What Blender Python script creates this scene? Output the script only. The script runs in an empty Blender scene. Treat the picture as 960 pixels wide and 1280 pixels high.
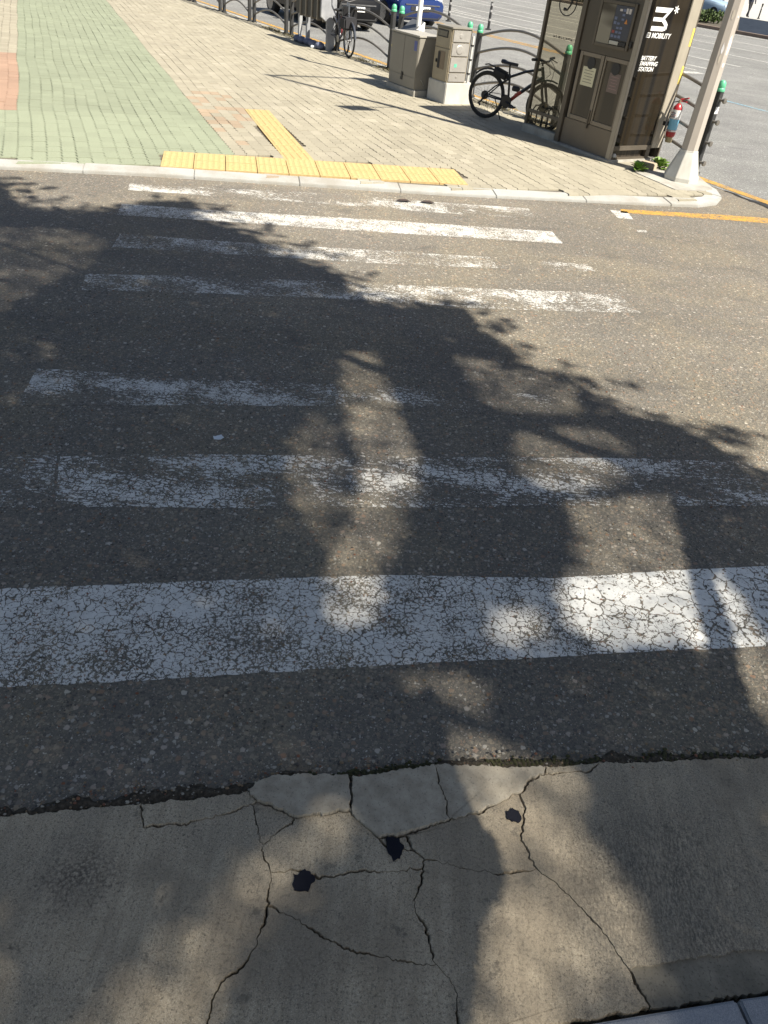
import bpy, bmesh, math, random
from mathutils import Vector, Matrix, noise as mnoise
C = bpy.context.scene.collection
SC = bpy.context.scene
R = math.radians
random.seed(7)

# ------------------------------------------------------------------ camera
cam_d = bpy.data.cameras.new('camera'); cam = bpy.data.objects.new('camera', cam_d); C.objects.link(cam)
cam_d.sensor_fit = 'VERTICAL'; cam_d.sensor_height = 36.0; cam_d.sensor_width = 27.0
cam_d.lens = 36.0 * 938.1 / 1280.0
cam_d.clip_start = 0.05; cam_d.clip_end = 1000
_p, _r = R(37.267), R(6.995)
_f = Vector((0, math.cos(_p), -math.sin(_p))); _u = Vector((0, math.sin(_p), math.cos(_p))); _x = Vector((1, 0, 0))
_rx = math.cos(_r) * _x + math.sin(_r) * _u; _ry = -math.sin(_r) * _x + math.cos(_r) * _u
M3 = Matrix((_rx, _ry, -_f)).transposed()
cam.matrix_world = Matrix.Translation((0, 0, 2.16)) @ M3.to_4x4()
SC.camera = cam

# ------------------------------------------------------------------ light
SUN_EL, SUN_AZ = 49.6, 125.0
sv = Vector((math.sin(R(SUN_AZ)) * math.cos(R(SUN_EL)), math.cos(R(SUN_AZ)) * math.cos(R(SUN_EL)), math.sin(R(SUN_EL))))
w = bpy.data.worlds.new('World'); SC.world = w; w.use_nodes = True
nt = w.node_tree; bg = nt.nodes['Background']; sky = nt.nodes.new('ShaderNodeTexSky')
sky.sky_type = 'NISHITA'; sky.sun_disc = False; sky.dust_density = 1.5; sky.ozone_density = 0.15; sky.sun_elevation = R(SUN_EL); sky.sun_rotation = R(SUN_AZ)
nt.links.new(sky.outputs[0], bg.inputs[0]); bg.inputs[1].default_value = 0.05
sd = bpy.data.lights.new('sun', 'SUN'); sd.energy = 5.0; sd.angle = R(0.53); sd.color = (1.0, 0.93, 0.80)
so = bpy.data.objects.new('sun', sd); C.objects.link(so); so.rotation_euler = sv.to_track_quat('Z', 'Y').to_euler()
SC.view_settings.view_transform = 'Standard'; SC.view_settings.look = 'None'
SC.view_settings.exposure = 1.12; SC.view_settings.gamma = 1.0

# ------------------------------------------------------------------ node helpers
class NT:
    def __init__(s, name):
        s.m = bpy.data.materials.new(name); s.m.use_nodes = True; s.t = s.m.node_tree
        s.b = s.t.nodes['Principled BSDF']; s.pos = s.t.nodes.new('ShaderNodeNewGeometry').outputs['Position']
    def _in(s, sock, v):
        if hasattr(v, 'links') or isinstance(v, bpy.types.NodeSocket): s.t.links.new(v, sock)
        elif isinstance(v, (tuple, list)):
            sock.default_value = (*v, 1) if len(v) == 3 and sock.type == 'RGBA' else v
        else: sock.default_value = v
    def math(s, op, a, b=0.0, clamp=False):
        n = s.t.nodes.new('ShaderNodeMath'); n.operation = op; n.use_clamp = clamp
        s._in(n.inputs[0], a); s._in(n.inputs[1], b); return n.outputs[0]
    def map(s, v, a, b, c=0.0, d=1.0):
        n = s.t.nodes.new('ShaderNodeMapRange'); n.clamp = True
        s._in(n.inputs[0], v)
        for i, k in enumerate((a, b, c, d)): s._in(n.inputs[1 + i], k)
        return n.outputs[0]
    def xf(s, v=None, scale=(1, 1, 1), rot=0.0, loc=(0, 0, 0)):
        n = s.t.nodes.new('ShaderNodeMapping'); s._in(n.inputs[0], v or s.pos)
        n.inputs['Scale'].default_value = scale; n.inputs['Rotation'].default_value = (0, 0, rot); n.inputs['Location'].default_value = loc
        return n.outputs[0]
    def noise(s, scale, detail=3, rough=0.5, v=None, dim='2D', dist=0.0):
        n = s.t.nodes.new('ShaderNodeTexNoise'); n.noise_dimensions = dim
        s._in(n.inputs['Vector'], v or s.pos); n.inputs['Scale'].default_value = scale
        n.inputs['Detail'].default_value = detail; n.inputs['Roughness'].default_value = rough; n.inputs['Distortion'].default_value = dist
        return n.outputs[0]
    def vor(s, scale, feature='F1', v=None, dim='2D', rnd=1.0):
        n = s.t.nodes.new('ShaderNodeTexVoronoi'); n.voronoi_dimensions = dim; n.feature = feature
        s._in(n.inputs['Vector'], v or s.pos); n.inputs['Scale'].default_value = scale; n.inputs['Randomness'].default_value = rnd
        return n
    def sep(s, c):
        n = s.t.nodes.new('ShaderNodeSeparateColor'); s._in(n.inputs[0], c); return n.outputs
    def ramp(s, f, stops, interp='LINEAR'):
        n = s.t.nodes.new('ShaderNodeValToRGB'); s._in(n.inputs[0], f); cr = n.color_ramp; cr.interpolation = interp
        while len(cr.elements) < len(stops): cr.elements.new(0.5)
        for e, (p, c) in zip(cr.elements, stops): e.position = p; e.color = (*c, 1)
        return n.outputs[0]
    def mix(s, f, a, b, mode='MIX'):
        n = s.t.nodes.new('ShaderNodeMix'); n.data_type = 'RGBA'; n.blend_type = mode
        s._in(n.inputs[0], f); s._in(n.inputs[6], a); s._in(n.inputs[7], b); return n.outputs[2]
    def gray(s, v):
        n = s.t.nodes.new('ShaderNodeCombineColor')
        for i in range(3): s._in(n.inputs[i], v)
        return n.outputs[0]
    def bump(s, h, strength=0.5, dist=0.003):
        n = s.t.nodes.new('ShaderNodeBump'); n.inputs['Strength'].default_value = strength; n.inputs['Distance'].default_value = dist
        s._in(n.inputs['Height'], h); return n.outputs[0]
    def warp(s, amt, scale):
        n = s.t.nodes.new('ShaderNodeTexNoise'); n.noise_dimensions = '2D'; s._in(n.inputs['Vector'], s.pos); n.inputs['Scale'].default_value = scale; n.inputs['Detail'].default_value = 2
        v = s.t.nodes.new('ShaderNodeVectorMath'); v.operation = 'MULTIPLY_ADD'
        s.t.links.new(n.outputs['Color'], v.inputs[0]); v.inputs[1].default_value = (amt, amt, 0); s.t.links.new(s.pos, v.inputs[2]); return v.outputs[0]
    def blob(s, x, y, r0, r1, warp=0.15, wscale=6):
        v = s.t.nodes.new('ShaderNodeVectorMath'); v.operation = 'DISTANCE'
        s.t.links.new(s.warp(warp, wscale), v.inputs[0]); v.inputs[1].default_value = (x + warp / 2, y + warp / 2, 0)
        return s.map(v.outputs['Value'], r0, r1, 1.0, 0.0)
    def out(s, col=None, rough=None, normal=None, metal=None, spec=None):
        if col is not None: s._in(s.b.inputs['Base Color'], col)
        if rough is not None: s._in(s.b.inputs['Roughness'], rough)
        if normal is not None: s._in(s.b.inputs['Normal'], normal)
        if metal is not None: s.b.inputs['Metallic'].default_value = metal
        if spec is not None: s.b.inputs['Specular IOR Level'].default_value = spec
        return s.m

def asphalt_nodes(n, tone=1.0, warm=1.0, stones=.65, grey=0.0):
    wv = n.warp(0.012, 60)
    v1 = n.vor(62, v=wv); c1 = n.sep(v1.outputs['Color'])
    v2 = n.vor(150, v=wv); c2 = n.sep(v2.outputs['Color'])
    st1 = n.math('MULTIPLY', n.map(v1.outputs['Distance'], .50, .34), n.map(c1[0], .50, .56))
    st2 = n.math('MULTIPLY', n.map(v2.outputs['Distance'], .55, .35), n.map(c2[0], .42, .46))
    t = tone
    stops = [(0, (.034*t, .033*t, .032*t)), (.25, (.066*t, .061*t, .054*t)), (.5, (.095*t, .086*t, .070*t)), (.74, (.125*t, .110*t, .087*t)), (.87, (.115*t, .082*t, .06*t)), (.93, (.15*t, .143*t, .13*t)), (1, (.21*t, .20*t, .18*t))]
    sc1 = n.ramp(c1[1], stops); sc2 = n.ramp(c2[1], stops)
    fine = n.noise(420, 3, .7)
    binder = n.ramp(fine, [(.3, (.036*t, .034*t, .031*t)), (.7, (.098*t, .090*t, .077*t))])
    col = n.mix(st2, binder, sc2); col = n.mix(n.math('MULTIPLY', st1, stones), col, sc1)
    v3 = n.vor(36, v=wv); c3 = n.sep(v3.outputs['Color'])
    st3 = n.math('MULTIPLY', n.map(v3.outputs['Distance'], .40, .28), n.map(c3[0], .84, .86))
    col = n.mix(n.math('MULTIPLY', st3, .85), col, n.ramp(c3[1], [(0, (.10*t, .092*t, .08*t)), (.4, (.15*t, .125*t, .092*t)), (.7, (.12*t, .075*t, .052*t)), (1, (.24*t, .225*t, .20*t))]))
    big = n.noise(1.1, 5, .6); big2 = n.noise(.33, 3, .5)
    dust = n.math('MULTIPLY', n.map(big, .42, .62), .55)
    col = n.mix(dust, col, n.mix(1.0, col, (1.30 * warm, 1.25, 1.10), 'MULTIPLY'))
    col = n.mix(1.0, col, n.gray(n.map(big2, .3, .7, .93, 1.10)), 'MULTIPLY')
    trk = n.noise(1.0, 4, .6, v=n.xf(scale=(.16, 1.5, 1), rot=R(-13)))
    col = n.mix(1.0, col, n.gray(n.map(trk, .3, .7, .93, 1.08)), 'MULTIPLY')
    spot = n.noise(2.3, 4, .6, v=n.xf(scale=(.7, 1.2, 1), loc=(5, 2, 0)))
    col = n.mix(n.map(spot, .64, .73, 0, .30), col, (.03 * t, .029 * t, .03 * t))
    if grey:
        bw = n.t.nodes.new('ShaderNodeRGBToBW'); n.t.links.new(col, bw.inputs[0]); col = n.mix(grey, col, n.mix(1.0, n.gray(bw.outputs[0]), (.97, 1.0, 1.03), 'MULTIPLY'))
    h = n.math('ADD', n.math('MULTIPLY', st1, .9), n.math('MULTIPLY', st2, .6)); h = n.math('ADD', h, n.math('MULTIPLY', fine, .5))
    return col, h

def mat_asphalt(name, tone, warm=1.0, stones=.75, grey=0.0):
    n = NT(name); c, h = asphalt_nodes(n, tone, warm, stones, grey)
    return n.out(c, .88, n.bump(h, .5, .005), spec=.35)

ROAD_TONE = 2.0
def mat_paint(name, color, wear, cell=24.0, crack=.05, aniso=1.0, blotch=.3, chip=70, tone=ROAD_TONE):
    n = NT(name); ac, ah = asphalt_nodes(n, tone)
    wv = n.warp(0.035, 28)
    ve = n.vor(cell, 'DISTANCE_TO_EDGE', v=wv)
    cwn = n.map(n.noise(7, 4, .7), .32, .68, .25, 1.9); cw = n.math('MULTIPLY', cwn, crack)
    e1 = n.map(ve.outputs['Distance'], n.math('MULTIPLY', cw, .3), cw, 0, 1)
    vf = n.vor(cell * 2.4, 'DISTANCE_TO_EDGE', v=wv); pres = n.map(n.noise(5.5, 3, .6, v=n.xf(loc=(9, 4, 0))), .42, .58, 0, 1)
    e2 = n.map(vf.outputs['Distance'], n.math('MULTIPLY', cw, .4), n.math('MULTIPLY', cw, 1.3), n.math('SUBTRACT', 1.0, pres), 1)
    edge = n.math('MULTIPLY', e1, e2)
    rot = n.xf(scale=(1.0 / aniso, 1, 1), rot=R(-13))
    ch = n.noise(chip, 5, .72, v=rot); lo = n.noise(3.2, 3, .6, v=n.xf(scale=(1.0 / aniso, 1, 1), rot=R(-13), loc=(3, 7, 0)))
    v = n.math('ADD', ch, n.math('MULTIPLY', n.math('SUBTRACT', lo, .5), blotch * 2))
    v = n.math('SUBTRACT', v, n.math('MULTIPLY', n.math('SUBTRACT', 1.0, edge), .30))
    mask = n.map(v, wear - .012, wear + .012)
    dirt = n.noise(14, 4, .65)
    pc = n.mix(n.map(dirt, .35, .75, 0, .5), color, tuple(x * .62 for x in color))
    pc = n.mix(n.map(n.noise(260, 2), .55, .75, 0, .35), pc, tuple(x * .45 for x in color))
    col = n.mix(mask, ac, pc)
    h = n.math('ADD', n.math('MULTIPLY', mask, 1.5), n.math('MULTIPLY', n.math('MULTIPLY', ah, .8), n.math('SUBTRACT', 1.0, n.math('MULTIPLY', mask, .6))))
    return n.out(col, n.map(mask, 0, 1, .88, .62), n.bump(h, .5, .004), spec=.35)

def mat_simple(name, col, rough=.5, metal=0.0, var=.12, scale=9.0, bump=0.0, spec=.5, dirt=None):
    n = NT(name); tc = n.t.nodes.new('ShaderNodeTexCoord').outputs['Object']
    nz = n.noise(scale, 4, .6, v=tc, dim='3D')
    lo = tuple(max(0, c * (1 - var)) for c in col); hi = tuple(min(1, c * (1 + var)) for c in col)
    c = n.ramp(nz, [(.3, lo), (.7, hi)])
    if dirt: c = n.mix(n.map(n.noise(scale * .35, 5, .7, v=n.xf(tc, (1, 1, .35)), dim='3D'), .48, .68, 0, .7), c, dirt)
    nm = n.bump(n.noise(scale * 14, 2, .5, v=tc, dim='3D'), bump, .002) if bump else None
    return n.out(c, n.map(nz, .2, .8, max(.05, rough - .08), min(1, rough + .08)), nm, metal, spec)

# ------------------------------------------------------------------ mesh builder
class MB:
    def __init__(s): s.v = []; s.f = []; s.mi = []
    def add(s, vs, fs, mi=0):
        o = len(s.v); s.v += [tuple(v) for v in vs]; s.f += [tuple(i + o for i in f) for f in fs]; s.mi += [mi] * len(fs); return s
    def box(s, x0, x1, y0, y1, z0, z1, mi=0, M=None):
        vs = [(x0, y0, z0), (x1, y0, z0), (x1, y1, z0), (x0, y1, z0), (x0, y0, z1), (x1, y0, z1), (x1, y1, z1), (x0, y1, z1)]
        if M: vs = [M @ Vector(v) for v in vs]
        return s.add(vs, [(3, 2, 1, 0), (4, 5, 6, 7), (0, 1, 5, 4), (1, 2, 6, 5), (2, 3, 7, 6), (3, 0, 4, 7)], mi)
    def tube(s, pts, r, seg=8, cap=True, mi=0, closed=False):
        pts = [Vector(p) for p in pts]; n = len(pts); rs = r if isinstance(r, (list, tuple)) else [r] * n
        vs = []; up = None
        for i, p in enumerate(pts):
            a = pts[i - 1] if (i > 0 or closed) else pts[0]; b = pts[(i + 1) % n] if (i < n - 1 or closed) else pts[-1]
            t = (b - a).normalized()
            if up is None: up = t.orthogonal().normalized()
            up = (up - t * up.dot(t)).normalized(); q = t.cross(up)
            for k in range(seg):
                an = 2 * math.pi * k / seg; vs.append(p + (up * math.cos(an) + q * math.sin(an)) * rs[i])
        fs = []
        for i in range(n if closed else n - 1):
            j = (i + 1) % n
            for k in range(seg): fs.append((i * seg + k, i * seg + (k + 1) % seg, j * seg + (k + 1) % seg, j * seg + k))
        if cap and not closed: fs += [tuple(reversed(range(seg))), tuple(range((n - 1) * seg, n * seg))]
        return s.add(vs, fs, mi)
    def lathe(s, prof, c=(0, 0, 0), seg=16, axis='z', mi=0, ph=0.0):
        vs = []
        for r, h in prof:
            for k in range(seg):
                a = 2 * math.pi * k / seg + ph; x, y = r * math.cos(a), r * math.sin(a)
                q = {'z': (x, y, h), 'y': (x, h, y), 'x': (h, x, y)}[axis]; vs.append((q[0] + c[0], q[1] + c[1], q[2] + c[2]))
        fs = []
        for i in range(len(prof) - 1):
            for k in range(seg): fs.append((i * seg + k, i * seg + (k + 1) % seg, (i + 1) * seg + (k + 1) % seg, (i + 1) * seg + k))
        fs += [tuple(reversed(range(seg))), tuple(range((len(prof) - 1) * seg, len(prof) * seg))]
        return s.add(vs, fs, mi)
    def prism(s, poly, z0, z1, mi=0, M=None):
        n = len(poly); vs = [(x, y, z0) for x, y in poly] + [(x, y, z1) for x, y in poly]
        if M: vs = [M @ Vector(v) for v in vs]
        return s.add(vs, [tuple(reversed(range(n))), tuple(range(n, 2 * n))] + [(i, (i + 1) % n, (i + 1) % n + n, i + n) for i in range(n)], mi)
    def build(s, name, mat, parent=None, loc=None, smooth=False, bevel=0.0, recalc=True):
        me = bpy.data.meshes.new(name); me.from_pydata(s.v, [], s.f)
        for m in (mat if isinstance(mat, (list, tuple)) else [mat]): me.materials.append(m)
        if any(s.mi): me.polygons.foreach_set('material_index', s.mi)
        if recalc:
            bm = bmesh.new(); bm.from_mesh(me); bmesh.ops.recalc_face_normals(bm, faces=bm.faces)
            if bevel: bmesh.ops.bevel(bm, geom=[e for e in bm.edges if len(e.link_faces) == 2 and e.calc_face_angle(0) > .6], offset=bevel, segments=2, affect='EDGES', clamp_overlap=True)
            bm.to_mesh(me); bm.free()
        if smooth:
            me.polygons.foreach_set('use_smooth', [True] * len(me.polygons))
            try: me.set_sharp_from_angle(angle=R(40))
            except Exception: pass
        me.update(); o = bpy.data.objects.new(name, me); C.objects.link(o)
        if parent: o.parent = parent
        if loc: o.location = loc
        return o

def tag(o, label=None, cat=None, group=None, kind=None):
    for k, v in (('label', label), ('category', cat), ('group', group), ('kind', kind)):
        if v: o[k] = v
    return o
def empty(name, loc, rz=0.0, label=None, cat=None, group=None, kind=None):
    o = bpy.data.objects.new(name, None); o.empty_display_size = .2; C.objects.link(o); o.location = loc; o.rotation_euler = (0, 0, rz)
    return tag(o, label, cat, group, kind)
KIDS = {}
def kids(o): return [c for c in o.children]
def copy_tree(o, parent=None):
    c = o.copy(); C.objects.link(c); c.parent = parent
    for ch in list(o.children): copy_tree(ch, c)
    return c
def inside(x, y, P):
    r = False; j = len(P) - 1
    for i in range(len(P)):
        xi, yi = P[i]; xj, yj = P[j]
        if (yi > y) != (yj > y) and x < (xj - xi) * (y - yi) / (yj - yi) + xi: r = not r
        j = i
    return r
def rotz(a): return Matrix.Rotation(a, 4, 'Z')
def text_mesh(name, body, size, mat, parent, M, depth=.002, bold=.0, shear=0.0, align='LEFT', space=1.0):
    cu = bpy.data.curves.new(name, 'FONT'); cu.body = body; cu.size = size; cu.extrude = depth; cu.offset = bold; cu.shear = shear; cu.align_x = align; cu.space_line = space
    t = bpy.data.objects.new(name, cu); C.objects.link(t)
    dg = bpy.context.evaluated_depsgraph_get(); me = bpy.data.meshes.new_from_object(t.evaluated_get(dg))
    bpy.data.objects.remove(t); me.transform(M); me.materials.clear(); me.materials.append(mat)
    o = bpy.data.objects.new(name, me); C.objects.link(o); o.parent = parent; return o
STRIPES={'A': [(-1.936, 1.421), (-1.231, 1.587), (-0.609, 1.73), (0.07, 1.895), (0.817, 2.063), (0.899, 2.085), (0.846, 2.285), (0.805, 2.516), (0.033, 2.396), (-0.745, 2.215), (-1.453, 2.045), (-2.251, 1.846)], 'Ap': [(0.805, 2.516), (0.846, 2.285), (0.899, 2.085), (1.639, 2.249), (2.542, 2.444), (2.864, 3.037), (1.819, 2.784), (1.298, 2.654)], 'B': [(-1.603, 2.964), (-1.469, 2.584), (-0.557, 2.752), (0.073, 2.887), (1.245, 3.147), (1.99, 3.292), (2.874, 3.459), (3.112, 3.936), (2.142, 3.747), (1.193, 3.576), (-0.036, 3.316), (-1.15, 3.088)], 'B2': [(-2.758, 2.731), (-2.622, 2.347), (-1.477, 2.57), (-1.623, 2.974)], 'C': [(-2.082, 3.792), (-2.012, 3.374), (-1.214, 3.574), (-0.276, 3.799), (-0.357, 4.045), (-1.31, 3.897)], 'C2': [(-0.272, 3.8), (0.394, 3.889), (0.972, 3.983), (0.951, 4.237), (0.199, 4.159), (-0.353, 4.046)], 'D': [(-2.376, 5.251), (-2.29, 4.959), (-1.455, 5.174), (-0.518, 5.371), (0.658, 5.542), (1.834, 5.831), (1.696, 6.215), (0.677, 5.966), (-0.529, 5.717), (-1.539, 5.491)], 'E': [(-2.453, 6.176), (-2.405, 5.862), (-1.354, 6.038), (-0.253, 6.243), (0.728, 6.475), (0.655, 6.739), (-0.277, 6.564), (-1.353, 6.348)], 'E2': [(0.735, 6.477), (1.602, 6.703), (1.556, 6.875), (0.662, 6.742)], 'F': [(-2.723, 6.976), (-2.65, 6.649), (-2.088, 6.764), (-0.315, 7.076), (1.392, 7.406), (1.321, 7.757), (-0.343, 7.445), (-2.173, 7.06)], 'Gs': [(-2.875, 7.627), (-2.816, 7.412), (-1.006, 7.741), (0.113, 7.913), (1.194, 8.144), (1.14, 8.507), (0.104, 8.297), (-1.059, 8.111)], 'M1': [(2.092, 8.86), (2.284, 8.88), (2.298, 8.578), (2.121, 8.563)], 'M2': [(2.257, 8.188), (2.363, 8.217), (2.357, 8.146), (2.251, 8.117)], 'Y': [(2.225, 8.949), (2.197, 8.795), (3.369, 9.027), (4.338, 9.18), (4.427, 9.422), (3.431, 9.244)]}
SLABS={'a': [(-1.247, 1.053), (-1.01, 1.134), (-0.817, 1.182), (-0.62, 1.227), (-0.593, 1.153), (-0.479, 1.178), (-0.369, 1.221), (-0.293, 1.266), (-0.268, 1.205), (-0.234, 1.134), (-0.197, 1.067), (-0.191, 1.0), (-0.188, 0.974), (-0.194, 0.873), (-0.218, 0.821), (-0.26, 0.778), (-0.279, 0.73), (-0.281, 0.661), (-0.273, 0.596), (-0.244, 0.464), (-0.865, 0.404)], 'b': [(-0.62, 1.227), (-0.478, 1.26), (-0.309, 1.304), (-0.278, 1.276), (-0.293, 1.266), (-0.369, 1.221), (-0.479, 1.178), (-0.593, 1.153)], 'c': [(-0.293, 1.266), (-0.278, 1.276), (-0.245, 1.272), (-0.192, 1.255), (-0.158, 1.241), (-0.169, 1.218), (-0.214, 1.174), (-0.234, 1.134), (-0.268, 1.205)], 'd': [(-0.309, 1.304), (-0.302, 1.342), (-0.227, 1.375), (-0.14, 1.396), (-0.009, 1.405), (0.012, 1.282), (-0.082, 1.261), (-0.158, 1.241), (-0.192, 1.255), (-0.245, 1.272), (-0.278, 1.276)], 'e1': [(-0.001, 1.401), (0.129, 1.442), (0.267, 1.483), (0.303, 1.362), (0.316, 1.292), (0.277, 1.279), (0.184, 1.231), (0.105, 1.208), (0.016, 1.272), (0.012, 1.282)], 'e2': [(0.267, 1.483), (0.447, 1.505), (0.64, 1.532), (0.637, 1.501), (0.584, 1.472), (0.548, 1.418), (0.51, 1.395), (0.402, 1.331), (0.316, 1.292), (0.303, 1.362)], 'f': [(-0.234, 1.134), (-0.214, 1.174), (-0.169, 1.218), (-0.158, 1.241), (-0.082, 1.261), (0.012, 1.282), (0.016, 1.272), (0.105, 1.208), (0.136, 1.181), (0.211, 1.183), (0.245, 1.158), (0.239, 1.131), (0.127, 1.107), (0.069, 1.107), (-0.01, 1.079), (-0.054, 1.066), (-0.126, 1.081), (-0.197, 1.067)], 't': [(0.105, 1.208), (0.184, 1.231), (0.211, 1.183), (0.136, 1.181)], 'g': [(0.184, 1.231), (0.277, 1.279), (0.316, 1.292), (0.402, 1.331), (0.51, 1.395), (0.548, 1.418), (0.559, 1.36), (0.542, 1.264), (0.581, 1.173), (0.469, 1.143), (0.35, 1.145), (0.315, 1.16), (0.245, 1.158), (0.211, 1.183)], 'h': [(0.245, 1.158), (0.315, 1.16), (0.35, 1.145), (0.469, 1.143), (0.581, 1.173), (0.639, 1.133), (0.747, 1.024), (0.808, 0.926), (0.844, 0.853), (0.847, 0.831), (0.69, 0.792), (0.479, 0.739), (0.343, 0.709), (0.342, 0.807), (0.321, 0.848), (0.284, 0.877), (0.273, 0.906), (0.249, 0.976), (0.223, 1.005), (0.217, 1.038), (0.238, 1.086), (0.239, 1.131)], 'i': [(-0.197, 1.067), (-0.126, 1.081), (-0.054, 1.066), (-0.01, 1.079), (0.069, 1.107), (0.127, 1.107), (0.239, 1.131), (0.238, 1.086), (0.217, 1.038), (0.223, 1.005), (0.249, 0.976), (0.273, 0.906), (0.284, 0.877), (0.188, 0.876), (0.079, 0.884), (0.036, 0.887), (-0.032, 0.912), (-0.103, 0.945), (-0.188, 0.974), (-0.191, 1.0)], 'j': [(-0.188, 0.974), (-0.103, 0.945), (-0.032, 0.912), (0.036, 0.887), (0.079, 0.884), (0.188, 0.876), (0.284, 0.877), (0.321, 0.848), (0.342, 0.807), (0.343, 0.709), (0.355, 0.521), (-0.244, 0.464), (-0.273, 0.596), (-0.281, 0.661), (-0.279, 0.73), (-0.26, 0.778), (-0.218, 0.821), (-0.194, 0.873)], 'k0': [(0.64, 1.532), (0.839, 1.575), (0.786, 1.53), (0.637, 1.501)], 'k': [(0.548, 1.418), (0.584, 1.472), (0.637, 1.501), (0.786, 1.53), (0.839, 1.575), (1.149, 1.631), (1.447, 1.687), (2.203, 1.824), (1.932, 1.19), (1.527, 1.092), (1.223, 1.021), (1.066, 0.986), (0.936, 0.957), (0.81, 0.923), (0.808, 0.926), (0.747, 1.024), (0.639, 1.133), (0.581, 1.173), (0.542, 1.264), (0.559, 1.36)], 'l': [(0.807, 0.94), (0.939, 0.97), (1.07, 0.999), (1.228, 1.034), (1.533, 1.106), (1.94, 1.205), (1.897, 1.087), (1.186, 0.911), (1.0, 0.866), (0.847, 0.831), (0.844, 0.853)]}
NEARKERB=[(2.065, 1.132), (1.186, 0.911), (1.086, 0.889), (0.847, 0.831), (0.69, 0.792), (0.479, 0.739), (0.317, 0.698), (0.01, 0.617)]
KSEAM=[(1.086, 0.889), (1.104, 0.816)]
STAINS=[[(-0.133, 1.07), (-0.119, 1.067), (-0.101, 1.088), (-0.084, 1.081), (-0.067, 1.057), (-0.078, 1.04), (-0.082, 1.024), (-0.111, 1.022), (-0.121, 1.023)], [(0.125, 1.205), (0.144, 1.217), (0.163, 1.215), (0.182, 1.187), (0.172, 1.153), (0.153, 1.141), (0.135, 1.166)], [(0.499, 1.349), (0.518, 1.362), (0.538, 1.354), (0.546, 1.327), (0.535, 1.313), (0.515, 1.315), (0.498, 1.329)]]
GUTTER={'up': [(-1.426, 1.043), (-1.148, 1.124), (-1.027, 1.166), (-0.831, 1.213), (-0.674, 1.253), (-0.633, 1.281), (-0.489, 1.3), (-0.323, 1.343), (-0.23, 1.39), (-0.011, 1.424), (0.128, 1.458), (0.26, 1.498), (0.422, 1.536), (0.645, 1.568), (0.869, 1.612), (1.159, 1.663), (1.459, 1.716), (2.221, 1.852)], 'dn': [(-1.403, 1.008), (-1.133, 1.096), (-1.011, 1.132), (-0.817, 1.181), (-0.662, 1.22), (-0.612, 1.232), (-0.478, 1.261), (-0.314, 1.305), (-0.226, 1.373), (-0.008, 1.403), (0.13, 1.437), (0.268, 1.478), (0.448, 1.5), (0.641, 1.527), (0.84, 1.57), (1.15, 1.626), (1.447, 1.681), (2.203, 1.818)]}
SHADE=[(-6.329, 4.509), (-5.946, 6.548), (-4.5, 7.376), (-3.854, 6.998), (-3.428, 6.477), (-3.206, 6.524), (-2.874, 6.568), (-2.677, 6.803), (-2.476, 7.075), (-2.165, 7.296), (-2.045, 7.025), (-2.117, 6.816), (-1.608, 6.617), (-1.36, 6.445), (-1.245, 6.151), (-0.752, 5.96), (-0.534, 5.762), (-0.449, 5.452), (-0.245, 5.328), (-0.037, 5.348), (0.2, 5.454), (0.472, 5.4), (0.42, 5.091), (0.645, 4.979), (0.736, 4.81), (0.561, 4.541), (0.82, 4.472), (1.062, 4.537), (1.194, 4.35), (1.181, 4.09), (1.428, 4.101), (1.639, 4.056), (1.82, 3.913), (1.918, 3.761), (1.984, 3.533), (2.154, 3.275), (2.656, 2.65), (2.397, 1.651), (1.798, 0.695), (0.385, 0.183), (-1.079, 0.065), (-2.457, 0.582), (-4.387, 1.669)]
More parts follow.
